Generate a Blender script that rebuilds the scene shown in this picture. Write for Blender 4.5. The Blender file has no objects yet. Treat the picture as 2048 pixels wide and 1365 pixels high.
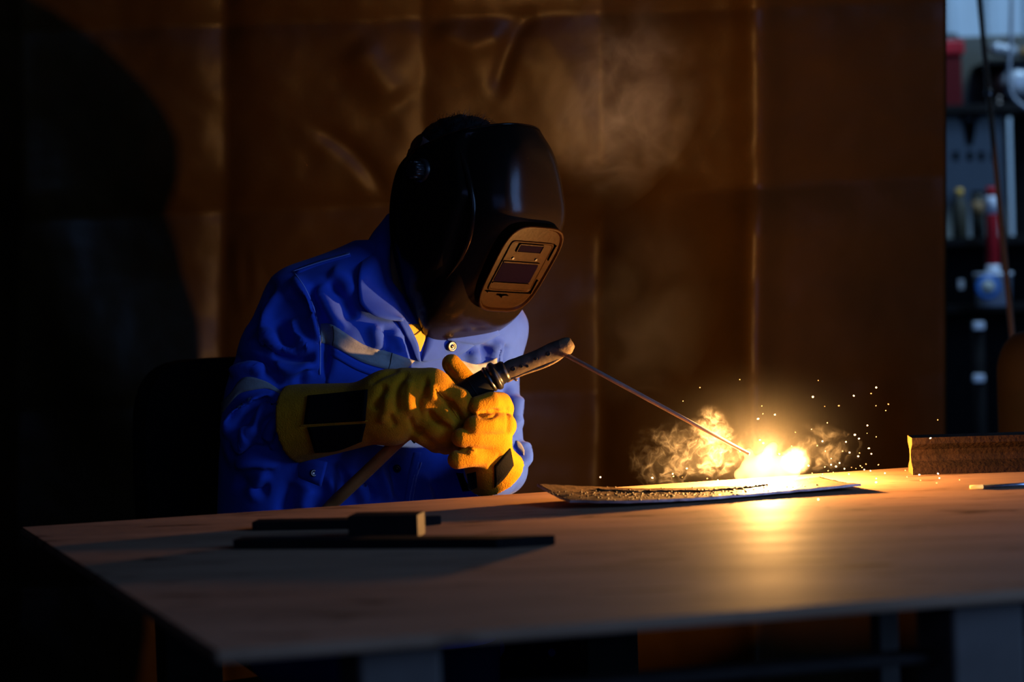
import bpy, bmesh, math, random
import numpy as np
from mathutils import Vector, Matrix, noise as mnoise
from mathutils.bvhtree import BVHTree

rnd = random.Random(7)
S = bpy.context.scene
COL = S.collection

# ------------------------------------------------------------------ camera
FPX, ROLL, PITCH = 4600.0, math.radians(-2.0), math.radians(1.75)
CAM = np.array([0.0, 0.0, 1.15])
_c, _s = math.cos(ROLL), math.sin(ROLL)
_cp, _sp = math.cos(PITCH), math.sin(PITCH)
CX = np.array([_c, _s * _sp, _s * _cp])
CY = np.array([-_s, _c * _sp, _c * _cp])
CF = np.array([0.0, _cp, -_sp])
cam = bpy.data.cameras.new('camera')
cam.sensor_width = 36.0
cam.lens = FPX / 2048 * 36
cam.clip_start, cam.clip_end = 0.05, 60
cam.dof.use_dof = True
cam.dof.focus_distance = 3.58
cam.dof.aperture_fstop = 2.8
camo = bpy.data.objects.new('camera', cam)
COL.objects.link(camo)
camo.matrix_world = Matrix(((CX[0], CY[0], -CF[0], CAM[0]), (CX[1], CY[1], -CF[1], CAM[1]),
                            (CX[2], CY[2], -CF[2], CAM[2]), (0, 0, 0, 1)))
S.camera = camo
S.view_settings.view_transform = 'Standard'
S.view_settings.look = 'None'
S.view_settings.exposure = 0.0
S.view_settings.gamma = 1.0
S.view_settings.use_curve_mapping = False
S.cycles.use_denoising = True
S.cycles.sample_clamp_indirect = 4.0
S.cycles.max_bounces = 6
S.cycles.volume_bounces = 1
S.cycles.transparent_max_bounces = 16


def ray(px, py):
    d = CX * ((px - 1024) / FPX) + CY * (-(py - 682.5) / FPX) + CF
    return d


def P(px, py, Y):
    d = ray(px, py)
    return CAM + d * (Y / d[1])


def T(px, py, z):
    d = ray(px, py)
    return CAM + d * ((z - CAM[2]) / d[2])


def proj(V):
    q = np.asarray(V) - CAM
    w = q @ CF
    return np.stack([1024 + FPX * (q @ CX) / w, 682.5 - FPX * (q @ CY) / w], -1)


TZ = 0.81          # table top height
D = 3.79           # depth of the welder's chest axis
HD = 3.535         # depth of the hands
CURT = 4.52        # depth of the hanging tarpaulin
ARC = T(1536, 962, TZ + 0.004) + np.array([0, 0.004, 0.040])

# ------------------------------------------------------------------ world and lights
w = bpy.data.worlds.new('dim_workshop')
S.world = w
w.use_nodes = True
w.node_tree.nodes['Background'].inputs[0].default_value = (0.35, 0.55, 1.0, 1)
w.node_tree.nodes['Background'].inputs[1].default_value = 0.0035


def area(name, loc, target, sx, sy, power, color):
    l = bpy.data.lights.new(name, 'AREA')
    l.shape = 'RECTANGLE'
    l.size, l.size_y, l.energy, l.color = sx, sy, power, color
    o = bpy.data.objects.new(name, l)
    COL.objects.link(o)
    o.location = loc
    o.rotation_euler = (Vector(target) - Vector(loc)).to_track_quat('-Z', 'Y').to_euler()
    return o


al = bpy.data.lights.new('arc_light', 'POINT')
al.energy, al.color, al.shadow_soft_size = 56.0, (1.0, 0.49, 0.135), 0.007
alo = bpy.data.objects.new('arc_light', al)
COL.objects.link(alo)
alo.location = ARC
# daylight from the open workshop door; cool fill lamps added front and rear
area('door_daylight', (3.3, 1.4, 1.95), (-0.2, 3.8, 0.9), 1.5, 2.2, 66.0, (0.20, 0.43, 1.0))
area('front_fill', (0.9, -2.4, 2.6), (-0.2, 3.8, 0.9), 3.4, 2.0, 15.0, (0.25, 0.38, 1.0))  # frontal fill added to brighten the coverall and table legs
area('rear_fill', (2.2, 6.1, 3.2), (1.7, 8.8, 1.6), 1.0, 0.8, 70.0, (0.42, 0.68, 1.0))  # fill added behind the tarpaulin to brighten wall and shelf


# ------------------------------------------------------------------ materials
def mat(name, base, rough=0.6, metal=0.0, spec=0.5, var=0.0, vscale=20.0, vstretch=(1, 1, 1), bump=0.0, bscale=200.0,
        col2=None, rvar=0.0, emit=None, estr=0.0, sheen=0.0, coat=0.0):
    m = bpy.data.materials.new(name)
    m.use_nodes = True
    nt = m.node_tree
    b = nt.nodes['Principled BSDF']
    b.inputs['Base Color'].default_value = (*base, 1)
    b.inputs['Roughness'].default_value = rough
    b.inputs['Metallic'].default_value = metal
    b.inputs['Specular IOR Level'].default_value = spec
    if sheen:
        b.inputs['Sheen Weight'].default_value = sheen
        b.inputs['Sheen Roughness'].default_value = 0.5
    if coat:
        b.inputs['Coat Weight'].default_value = coat
        b.inputs['Coat Roughness'].default_value = 0.15
    if emit:
        b.inputs['Emission Color'].default_value = (*emit, 1)
        b.inputs['Emission Strength'].default_value = estr
    if var or col2 or rvar or bump:
        tc = nt.nodes.new('ShaderNodeTexCoord')
        mp = nt.nodes.new('ShaderNodeMapping')
        mp.inputs['Scale'].default_value = vstretch
        nt.links.new(tc.outputs['Object'], mp.inputs[0])
    if var or col2 or rvar:
        n = nt.nodes.new('ShaderNodeTexNoise')
        n.inputs['Scale'].default_value = vscale
        n.inputs['Detail'].default_value = 6
        n.inputs['Roughness'].default_value = 0.6
        nt.links.new(mp.outputs[0], n.inputs[0])
        r = nt.nodes.new('ShaderNodeValToRGB')
        r.color_ramp.elements[0].position, r.color_ramp.elements[1].position = 0.32, 0.68
        c2 = col2 or tuple(c * (1 - var) for c in base)
        r.color_ramp.elements[0].color = (*c2, 1)
        r.color_ramp.elements[1].color = (*base, 1)
        nt.links.new(n.outputs[0], r.inputs[0])
        nt.links.new(r.outputs[0], b.inputs['Base Color'])
        if rvar:
            mr = nt.nodes.new('ShaderNodeMapRange')
            mr.inputs[3].default_value, mr.inputs[4].default_value = rough + rvar, rough - rvar
            nt.links.new(n.outputs[0], mr.inputs[0])
            nt.links.new(mr.outputs[0], b.inputs['Roughness'])
    if bump:
        n2 = nt.nodes.new('ShaderNodeTexNoise')
        n2.inputs['Scale'].default_value = bscale
        n2.inputs['Detail'].default_value = 4
        nt.links.new(mp.outputs[0], n2.inputs[0])
        bp = nt.nodes.new('ShaderNodeBump')
        bp.inputs['Strength'].default_value = bump
        bp.inputs['Distance'].default_value = 0.002
        nt.links.new(n2.outputs[0], bp.inputs['Height'])
        nt.links.new(bp.outputs[0], b.inputs['Normal'])
    return m


M = {}
M['curtain'] = mat('brown_tarpaulin', (0.0245, 0.0118, 0.0027), 0.45, var=0.3, vscale=3.0, bump=0.2, bscale=60, spec=0.08)
M['table'] = mat('rusty_steel_plate', (0.44, 0.25, 0.145), 0.7, 0.0, spec=0.012, var=0.35, vscale=2.6, vstretch=(1.0, 5.0, 1), bump=0.3, bscale=40, rvar=0.1)
M['leg'] = mat('grey_painted_steel', (0.16, 0.125, 0.10), 0.7, spec=0.06, var=0.3, vscale=8)
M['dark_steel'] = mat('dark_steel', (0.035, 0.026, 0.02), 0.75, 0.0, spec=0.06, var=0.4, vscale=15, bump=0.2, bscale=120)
M['plate'] = mat('work_plate_steel', (0.11, 0.058, 0.02), 0.6, spec=0.15, var=0.6, vscale=60, bump=0.6, bscale=260)
M['plate_edge'] = mat('cut_plate_edge', (0.5, 0.55, 0.62), 0.3, 0.8, var=0.6, vscale=60)
M['bar'] = mat('blackened_bar', (0.010, 0.009, 0.009), 0.7, spec=0.05, var=0.4, vscale=30)
M['bar_end'] = mat('lit_bar_end', (0.10, 0.065, 0.04), 0.7, spec=0.1, var=0.4, vscale=60)  # end face coloured paler, as if lit by the arc
M['rust'] = mat('rusty_rail', (0.022, 0.0095, 0.0045), 0.8, spec=0.1, var=0.6, vscale=30, bump=0.6, bscale=150)
M['rail_end'] = mat('lit_rail_end', (0.16, 0.09, 0.025), 0.6, spec=0.1, var=0.2, vscale=40)  # yellow tint stands for arc light on the rail end
M['rod'] = mat('grey_flux_rod', (0.20, 0.17, 0.155), 0.7, var=0.3, vscale=60)
M['hot'] = mat('hot_rod_tip', (0.8, 0.5, 0.2), 0.5, emit=(1.0, 0.45, 0.08), estr=1.1)
M['shaded_blue'] = mat('shaded_blue_cotton', (0.008, 0.010, 0.03), 0.9, spec=0.1)  # coverall cotton, darkened for the shade under the table
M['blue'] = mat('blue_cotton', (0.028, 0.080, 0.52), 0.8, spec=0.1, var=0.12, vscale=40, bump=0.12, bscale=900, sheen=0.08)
M['tape'] = mat('grey_reflective_tape', (0.26, 0.27, 0.28), 0.55, spec=0.2, var=0.2, vscale=70, bump=0.2, bscale=400)
M['thread'] = mat('pale_thread', (0.25, 0.32, 0.75), 0.8)
M['leather'] = mat('yellow_suede', (0.46, 0.195, 0.003), 0.9, spec=0.1, var=0.25, vscale=45, bump=0.6, bscale=450, sheen=0.05)
M['patch'] = mat('black_leather_patch', (0.004, 0.0035, 0.0035), 0.85, spec=0.06, bump=0.3, bscale=400)
M['skin'] = mat('tanned_skin', (0.42, 0.22, 0.13), 0.55, var=0.12, vscale=30, bump=0.1, bscale=400)
M['hair'] = mat('black_hair', (0.012, 0.010, 0.010), 0.5, spec=0.4)
M['shirt'] = mat('yellow_undershirt', (0.75, 0.42, 0.03), 0.85, var=0.15, vscale=30)
M['helmet'] = mat('black_helmet_plastic', (0.0065, 0.0044, 0.0034), 0.2, spec=0.2, bump=0.03, bscale=300)
M['frame'] = mat('helmet_lens_frame', (0.010, 0.0034, 0.0003), 0.4, spec=0.04, var=0.3, vscale=25, bump=0.15, bscale=150)
M['lens'] = mat('dark_violet_lens', (0.002, 0.001, 0.004), 0.15, spec=0.05)
M['black'] = mat('black_plastic', (0.012, 0.012, 0.013), 0.35)
M['blackrub'] = mat('black_rubber', (0.006, 0.006, 0.006), 0.65, spec=0.15)
M['band'] = mat('grey_headband', (0.16, 0.17, 0.18), 0.35)
M['jaw'] = mat('scorched_jaw', (0.075, 0.058, 0.045), 0.55, 0.1, spec=0.2, var=0.65, vscale=45, bump=0.5, bscale=120)
M['ash'] = mat('scaled_jaw_tip', (0.17, 0.12, 0.07), 0.7, spec=0.1, var=0.5, vscale=60, bump=0.6, bscale=150)
M['cable'] = mat('brown_cable_rubber', (0.42, 0.13, 0.025), 0.6, var=0.3, vscale=40)
M['snap'] = mat('steel_snap', (0.14, 0.12, 0.11), 0.35, 1.0)
M['floor'] = mat('dark_concrete', (0.08, 0.075, 0.07), 0.8, var=0.4, vscale=6, bump=0.3, bscale=60)
M['wall'] = mat('pale_blue_sheet', (0.50, 0.60, 0.68), 0.5, var=0.1, vscale=6)
M['board'] = mat('grey_tool_board', (0.34, 0.36, 0.33), 0.6, var=0.1, vscale=12)
M['hole'] = mat('board_hole', (0.004, 0.004, 0.004), 0.9)
M['red'] = mat('red_paint', (0.30, 0.005, 0.010), 0.5, spec=0.2, var=0.3, vscale=20)
M['darkred'] = mat('dark_red_paint', (0.07, 0.003, 0.004), 0.6, spec=0.1)
M['white'] = mat('white_paint', (0.65, 0.68, 0.75), 0.5)
M['bluelabel'] = mat('blue_label', (0.02, 0.14, 0.45), 0.5)
M['yellow'] = mat('yellow_plastic', (0.6, 0.34, 0.05), 0.5)
M['olive'] = mat('dark_olive_paint', (0.035, 0.032, 0.02), 0.5)
M['grey'] = mat('grey_metal', (0.28, 0.3, 0.33), 0.4, 0.3)
M['pole'] = mat('coppery_pole', (0.20, 0.12, 0.07), 0.25, 0.8)
M['drum'] = mat('rust_brown_cylinder', (0.007, 0.0034, 0.002), 0.8, spec=0.1, var=0.3, vscale=12)
M['wood'] = mat('brown_timber', (0.22, 0.12, 0.04), 0.7, var=0.3, vscale=30)


# dark stains and scratches on the table steel
_nt = M['table'].node_tree
_b = _nt.nodes['Principled BSDF']
_src = _b.inputs['Base Color'].links[0].from_socket
_tc = next(n_ for n_ in _nt.nodes if n_.type == 'TEX_COORD')
_mp = _nt.nodes.new('ShaderNodeMapping')
_mp.inputs['Scale'].default_value = (9, 26, 9)
_nt.links.new(_tc.outputs['Object'], _mp.inputs[0])
_n = _nt.nodes.new('ShaderNodeTexNoise')
_n.inputs['Scale'].default_value, _n.inputs['Detail'].default_value = 1.0, 5
_nt.links.new(_mp.outputs[0], _n.inputs[0])
_r = _nt.nodes.new('ShaderNodeValToRGB')
_r.color_ramp.elements[0].position, _r.color_ramp.elements[1].position = 0.60, 0.72
_r.color_ramp.elements[0].color, _r.color_ramp.elements[1].color = (1, 1, 1, 1), (.38, .34, .32, 1)
_nt.links.new(_n.outputs[0], _r.inputs[0])
_m = _nt.nodes.new('ShaderNodeMix')
_m.data_type, _m.blend_type = 'RGBA', 'MULTIPLY'
_m.inputs['Factor'].default_value = 1.0
_nt.links.new(_src, _m.inputs['A'])
_nt.links.new(_r.outputs[0], _m.inputs['B'])
_nt.links.new(_m.outputs['Result'], _b.inputs['Base Color'])


# ------------------------------------------------------------------ object helpers
def tag(o, label=None, cat=None, group=None, kind=None):
    for k, v in (('label', label), ('category', cat), ('group', group), ('kind', kind)):
        if v:
            o[k] = v
    return o


def link(name, me, m, parent=None, smooth=True):
    o = bpy.data.objects.new(name, me)
    COL.objects.link(o)
    if m is not None:
        me.materials.append(M[m] if isinstance(m, str) else m)
    if smooth:
        me.polygons.foreach_set('use_smooth', [True] * len(me.polygons))
    if parent is not None:
        o.parent = parent
        o.matrix_parent_inverse = parent.matrix_basis.inverted()
    return o


def thing(name, loc, label, cat, group=None):
    o = bpy.data.objects.new(name, None)
    COL.objects.link(o)
    o.location = loc
    o.empty_display_size = 0.05
    return tag(o, label, cat, group)


def pydata(name, V, F, m, parent=None, smooth=True):
    me = bpy.data.meshes.new(name)
    me.from_pydata([tuple(map(float, v)) for v in V], [], [tuple(map(int, f)) for f in F])
    me.update()
    return link(name, me, m, parent, smooth)


def from_bm(name, bm, m, parent=None, smooth=False):
    bmesh.ops.recalc_face_normals(bm, faces=bm.faces)
    me = bpy.data.meshes.new(name)
    bm.to_mesh(me)
    bm.free()
    return link(name, me, m, parent, smooth)


def bm_box(bm, corners8):
    vs = [bm.verts.new(tuple(c)) for c in corners8]
    for f in ((0, 1, 2, 3), (7, 6, 5, 4), (0, 4, 5, 1), (1, 5, 6, 2), (2, 6, 7, 3), (3, 7, 4, 0)):
        bm.faces.new([vs[i] for i in f])


def slab8(a, b, c, d, dz):
    """Four top corners, thickness downward."""
    t = [np.array(v, float) for v in (a, b, c, d)]
    z = np.array([0, 0, -dz])
    return t + [v + z for v in t]


def obox(name, c, ax, ay, az, hx, hy, hz, m, parent=None, bev=0.0):
    c, ax, ay, az = (np.array(v, float) for v in (c, ax, ay, az))
    bm = bmesh.new()
    cs = [c + ax * hx * i + ay * hy * j + az * hz * k for k in (1, -1) for i, j in ((-1, -1), (1, -1), (1, 1), (-1, 1))]
    bm_box(bm, cs)
    if bev:
        bmesh.ops.recalc_face_normals(bm, faces=bm.faces)
        bmesh.ops.bevel(bm, geom=list(bm.edges), offset=bev, segments=2, affect='EDGES', profile=0.5)
    return from_bm(name, bm, m, parent)


def frames(path):
    path = np.asarray(path, float)
    t = np.gradient(path, axis=0)
    t /= np.linalg.norm(t, axis=1)[:, None] + 1e-12
    up = np.array([0, 0, 1.0]) if abs(t[0][2]) < 0.9 else np.array([1.0, 0, 0])
    A, B = [], []
    u = up
    for i in range(len(path)):
        n = u - t[i] * (u @ t[i])
        n /= np.linalg.norm(n) + 1e-12
        u = n
        A.append(n)
        B.append(np.cross(t[i], n))
    return np.array(A), np.array(B)


def tube_data(path, rad, seg=16, flat=1.0, cap=True, V0=0):
    path = np.asarray(path, float)
    rad = np.broadcast_to(np.asarray(rad, float), (len(path),))
    A, B = frames(path)
    ang = np.linspace(0, 2 * np.pi, seg, endpoint=False)
    V = (path[:, None] + rad[:, None, None] * (np.cos(ang)[None, :, None] * A[:, None] + flat * np.sin(ang)[None, :, None] * B[:, None])).reshape(-1, 3)
    F = []
    n = len(path)
    for i in range(n - 1):
        for j in range(seg):
            a, b = i * seg + j, i * seg + (j + 1) % seg
            F.append((a, b, b + seg, a + seg))
    if cap:
        F.append(tuple(range(seg))[::-1])
        F.append(tuple((n - 1) * seg + j for j in range(seg)))
    return V, F


def tube(name, path, rad, m, parent=None, seg=16, flat=1.0, cap=True):
    V, F = tube_data(path, rad, seg, flat, cap)
    return pydata(name, V, F, m, parent)


def spline(pts, n=40):
    """Catmull-Rom through points of any dimension."""
    p = np.asarray(pts, float)
    if len(p) == 2:
        t = np.linspace(0, 1, n)[:, None]
        return p[0] * (1 - t) + p[1] * t
    q = np.vstack([2 * p[0] - p[1], p, 2 * p[-1] - p[-2]])
    out = []
    for s in np.linspace(0, len(p) - 1 - 1e-9, n):
        i = int(s)
        t = s - i
        a, b, c, d = q[i:i + 4]
        out.append(0.5 * (2 * b + (c - a) * t + (2 * a - 5 * b + 4 * c - d) * t * t + (3 * b - a - 3 * c + d) * t ** 3))
    return np.array(out)


def lathe(name, c, axis, prof, m, parent=None, seg=24):
    """prof: (distance along axis, radius) pairs."""
    c, axis = np.array(c, float), np.array(axis, float)
    axis /= np.linalg.norm(axis)
    path = [c + axis * h for h, r in prof]
    a = np.array([0, 0, 1.0]) if abs(axis[2]) < 0.9 else np.array([1.0, 0, 0])
    A = a - axis * (a @ axis)
    A /= np.linalg.norm(A)
    B = np.cross(axis, A)
    ang = np.linspace(0, 2 * np.pi, seg, endpoint=False)
    V = np.array([p + r * (np.cos(t) * A + np.sin(t) * B) for p, (h, r) in zip(path, prof) for t in ang])
    F = []
    n = len(prof)
    for i in range(n - 1):
        for j in range(seg):
            x, y = i * seg + j, i * seg + (j + 1) % seg
            F.append((x, y, y + seg, x + seg))
    F.append(tuple(range(seg))[::-1])
    F.append(tuple((n - 1) * seg + j for j in range(seg)))
    return pydata(name, V, F, m, parent)


# ------------------------------------------------------------------ implicit surfaces (smooth unions meshed by surface nets)
def surface_nets(f, org, h):
    nx, ny, nz = f.shape
    ins = f < 0
    acc = np.zeros((nx - 1, ny - 1, nz - 1, 3), np.float32)
    cnt = np.zeros((nx - 1, ny - 1, nz - 1), np.float32)
    sl = lambda o, n: slice(o, n - 1 + o)
    corners = [(i, j, k) for i in (0, 1) for j in (0, 1) for k in (0, 1)]
    for a in corners:
        for ax in range(3):
            if a[ax]:
                continue
            b = list(a)
            b[ax] = 1
            fa = f[sl(a[0], nx), sl(a[1], ny), sl(a[2], nz)]
            fb = f[sl(b[0], nx), sl(b[1], ny), sl(b[2], nz)]
            m = (fa < 0) != (fb < 0)
            t = np.where(m, fa / np.where(m, fa - fb, 1), 0)
            for d in range(3):
                acc[..., d] += np.where(m, a[d] + (t if d == ax else 0), 0)
            cnt += m
    act = cnt > 0
    idx = -np.ones(act.shape, np.int64)
    idx[act] = np.arange(act.sum())
    ijk = np.argwhere(act)
    V = org + h * (ijk + acc[act] / cnt[act][:, None])
    Q = []
    for ax in range(3):
        o = [0, 1, 2]
        o.remove(ax)
        s0 = [slice(1, -1)] * 3
        s1 = [slice(1, -1)] * 3
        s0[ax] = slice(0, -1)
        s1[ax] = slice(1, None)
        a, b = ins[tuple(s0)], ins[tuple(s1)]
        for flip in (False, True):
            e = np.argwhere((a & ~b) if not flip else (~a & b))
            if not len(e):
                continue
            e = e + np.array([0 if d == ax else 1 for d in range(3)])
            q = []
            for du, dv in ((0, 0), (-1, 0), (-1, -1), (0, -1)):
                g = e.copy()
                g[:, o[0]] += du
                g[:, o[1]] += dv
                q.append(idx[g[:, 0], g[:, 1], g[:, 2]])
            q = np.stack(q, 1)
            if flip != (ax == 1):
                q = q[:, ::-1]
            Q.append(q)
    return V, np.vstack(Q)


def laplace(V, Q, it=2, lam=0.5):
    e = np.vstack([Q[:, [0, 1]], Q[:, [1, 2]], Q[:, [2, 3]], Q[:, [3, 0]]])
    for _ in range(it):
        s = np.zeros_like(V)
        c = np.zeros(len(V))
        for k in range(3):
            s[:, k] = np.bincount(e[:, 0], V[e[:, 1], k], len(V)) + np.bincount(e[:, 1], V[e[:, 0], k], len(V))
        c = np.bincount(e.ravel(), minlength=len(V))
        V = V + lam * (s / np.maximum(c, 1)[:, None] - V)
    return V


def normals(V, Q):
    n = np.cross(V[Q[:, 2]] - V[Q[:, 0]], V[Q[:, 3]] - V[Q[:, 1]])
    N = np.zeros_like(V)
    for k in range(3):
        for j in range(4):
            N[:, k] += np.bincount(Q[:, j], n[:, k], len(V))
    return N / (np.linalg.norm(N, axis=1)[:, None] + 1e-12)


class Field:
    def __init__(self, lo, hi, h):
        self.h, self.lo = h, np.array(lo, float)
        n = np.ceil((np.array(hi) - self.lo) / h).astype(int) + 1
        g = [self.lo[d] + h * np.arange(n[d]) for d in range(3)]
        self.X, self.Y, self.Z = (a.astype(np.float32) for a in np.meshgrid(*g, indexing='ij'))
        self.f = np.full(self.X.shape, 1.0, np.float32)

    def add(self, d, k=0.02):
        if k <= 0:
            self.f = np.minimum(self.f, d)
        else:
            hh = np.clip(k - np.abs(self.f - d), 0, None) / k
            self.f = np.minimum(self.f, d) - hh * hh * k * 0.25

    def sub(self, d, k=0.01):
        hh = np.clip(k - np.abs(self.f + d), 0, None) / k
        self.f = np.maximum(self.f, -d) + hh * hh * k * 0.25

    def cone(self, a, b, ra, rb, k=0.02, flat=None, only=False):
        """Capsule from a to b with radii ra, rb; flat=(axis, factor) squashes it along axis."""
        a, b = np.array(a, float), np.array(b, float)
        ab = b - a
        L2 = ab @ ab
        qx, qy, qz = self.X - a[0], self.Y - a[1], self.Z - a[2]
        t = np.clip((qx * ab[0] + qy * ab[1] + qz * ab[2]) / L2, 0, 1)
        dx, dy, dz = qx - t * ab[0], qy - t * ab[1], qz - t * ab[2]
        if flat is not None:
            ax, s = np.array(flat[0], float), flat[1]
            ax = ax / np.linalg.norm(ax)
            m = dx * ax[0] + dy * ax[1] + dz * ax[2]
            e = m * (1 / s - 1)
            dx, dy, dz = dx + e * ax[0], dy + e * ax[1], dz + e * ax[2]
        d = np.sqrt(dx * dx + dy * dy + dz * dz) - (ra + (rb - ra) * t)
        if only:
            return d
        self.add(d, k)

    def chain(self, pts, radii, k=0.02, flat=None, inner=0.004):
        d = None
        for i in range(len(pts) - 1):
            c = self.cone(pts[i], pts[i + 1], radii[i], radii[i + 1], flat=flat, only=True)
            d = c if d is None else np.minimum(d, c)
        self.add(d, k)

    def ell(self, c, axes, r, k=0.02, only=False):
        q = [self.X - c[0], self.Y - c[1], self.Z - c[2]]
        s = 0
        for ax, rr in zip(axes, r):
            s = s + ((q[0] * ax[0] + q[1] * ax[1] + q[2] * ax[2]) / rr) ** 2
        d = (np.sqrt(s) - 1) * min(r)
        if only:
            return d
        self.add(d, k)

    def mesh(self, smooth=2):
        V, Q = surface_nets(self.f, self.lo, self.h)
        return laplace(V, Q, smooth), Q


def polydist(uv, line):
    """Distance in pixels from points to a polyline, with taper 0..1..0 towards its ends."""
    best = np.full(len(uv), 1e9)
    tt = np.zeros(len(uv))
    L = np.concatenate([[0], np.cumsum(np.linalg.norm(np.diff(line, axis=0), axis=1))])
    for i in range(len(line) - 1):
        a, b = line[i], line[i + 1]
        ab = b - a
        t = np.clip(((uv - a) @ ab) / (ab @ ab + 1e-9), 0, 1)
        d = np.linalg.norm(uv - a - t[:, None] * ab, axis=1)
        m = d < best
        best[m] = d[m]
        tt[m] = (L[i] + t[m] * np.linalg.norm(ab)) / L[-1]
    return best, tt


def folds(V, Q, lines, facing=-0.15):
    """Cloth folds: each ridge (amp > 0) or valley (amp < 0) runs along a traced line; amp in mm, width in pixels."""
    for amp, width, pts in lines:
        N = normals(V, Q)
        uv = proj(V)
        ln = spline(pts, 24)
        d, t = polydist(uv, ln)
        vd = V - CAM
        vd /= np.linalg.norm(vd, axis=1)[:, None]
        face = np.clip((-(vd * N).sum(1) - facing) / 0.3, 0, 1)
        tap = np.clip(np.minimum(t, 1 - t) / 0.22, 0, 1)
        g = np.exp(-(d / width) ** 2) * tap * (2 - tap) * face
        V = V + N * (amp * 0.001 * g)[:, None]
    return V


def bvh_of(V, Q):
    return BVHTree.FromPolygons([Vector(v) for v in V], [tuple(int(i) for i in q) for q in Q])


def cast(bvh, px, py, fallback=3.7):
    d = Vector(ray(px, py)).normalized()
    h = bvh.ray_cast(Vector(CAM), d)
    if h[0] is None:
        return P(px, py, fallback), -np.array(d)
    n = np.array(h[1])
    if n @ np.array(d) > 0:
        n = -n
    return np.array(h[0]), n


def sheet(name, bvh, top, bot, n, m_, off, thick, m, parent, fallback=3.7):
    """A strip of cloth lying on a surface between two traced lines: n by m_ cells, standing off the surface."""
    a, b = spline(top, n + 1), spline(bot, n + 1)
    g = np.zeros((n + 1, m_ + 1, 3))
    gn = np.zeros_like(g)
    for i in range(n + 1):
        for j in range(m_ + 1):
            q = a[i] + (b[i] - a[i]) * j / m_
            g[i, j], gn[i, j] = cast(bvh, q[0], q[1], fallback)
    for _ in range(2):
        s = gn.copy()
        s[1:-1] += gn[:-2] + gn[2:]
        gn = s / np.linalg.norm(s, axis=2)[..., None]
    out = (g + gn * (off + thick)).reshape(-1, 3)
    inn = (g + gn * (off - 0.004)).reshape(-1, 3)
    V = np.vstack([out, inn])
    k, w_ = len(out), m_ + 1
    F = []
    for i in range(n):
        for j in range(m_):
            q = (i * w_ + j, i * w_ + j + 1, (i + 1) * w_ + j + 1, (i + 1) * w_ + j)
            F.append(q)
            F.append(tuple(x + k for x in q[::-1]))
    rim = [i * w_ for i in range(n + 1)] + [n * w_ + j for j in range(1, w_)] + [i * w_ + m_ for i in range(n - 1, -1, -1)] + [j for j in range(m_ - 1, 0, -1)]
    for x, y in zip(rim, rim[1:] + rim[:1]):
        F.append((x, y, y + k, x + k))
    bm = bmesh.new()
    vs = [bm.verts.new(tuple(v)) for v in V]
    for f in F:
        try:
            bm.faces.new([vs[i] for i in f])
        except ValueError:
            pass
    return from_bm(name, bm, m, parent, smooth=False if n < 3 else True)


def seam(name, bvh, pts, r, m, parent, n=30, off=0.0005):
    ln = spline(pts, n)
    path = []
    for q in ln:
        p, nn = cast(bvh, q[0], q[1])
        path.append(p + nn * off)
    return tube(name, path, r, m, parent, seg=6)


# ================================================================== setting
bm = bmesh.new()
bm_box(bm, slab8((-6, -3, 0), (7, -3, 0), (7, 10, 0), (-6, 10, 0), 0.1))
tag(from_bm('floor', bm, 'floor'), kind='structure')

# corrugated rear wall, standing ribs as geometry
wy = 9.2
V, F = [], []
x = -6.0
prof = []
while x < 7.0:
    prof += [(x, 0), (x + 0.075, 0), (x + 0.090, -0.040), (x + 0.115, -0.040), (x + 0.130, 0)]
    x += 0.16
for (xx, yy) in prof:
    V += [(xx, wy + yy, 0), (xx, wy + yy, 4.2)]
for i in range(len(prof) - 1):
    F.append((2 * i, 2 * i + 1, 2 * i + 3, 2 * i + 2))
o = pydata('wall_back', V, F, 'wall', smooth=False)
tag(o, kind='structure')
bm = bmesh.new()
bm_box(bm, slab8((-2.4, 3.0, 3.2), (-2.3, 3.0, 3.2), (-2.3, wy, 3.2), (-2.4, wy, 3.2), 3.2))
tag(from_bm('wall_left', bm, 'dark_steel'), kind='structure')

# ------------------------------------------------------------------ hanging tarpaulin
NX, NY = 260, 240
gx = np.linspace(-260, 1893, NX)
gy = np.linspace(-430, 1705, NY)
GX, GY = np.meshgrid(gx, gy, indexing='ij')
uv = np.stack([GX.ravel(), GY.ravel()], 1)
h = np.zeros(len(uv))


def crease(line, amp, width, sharp=1.0):
    d, t = polydist(uv, spline(line, 20))
    return amp * np.exp(-(d / width) ** sharp)


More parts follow.
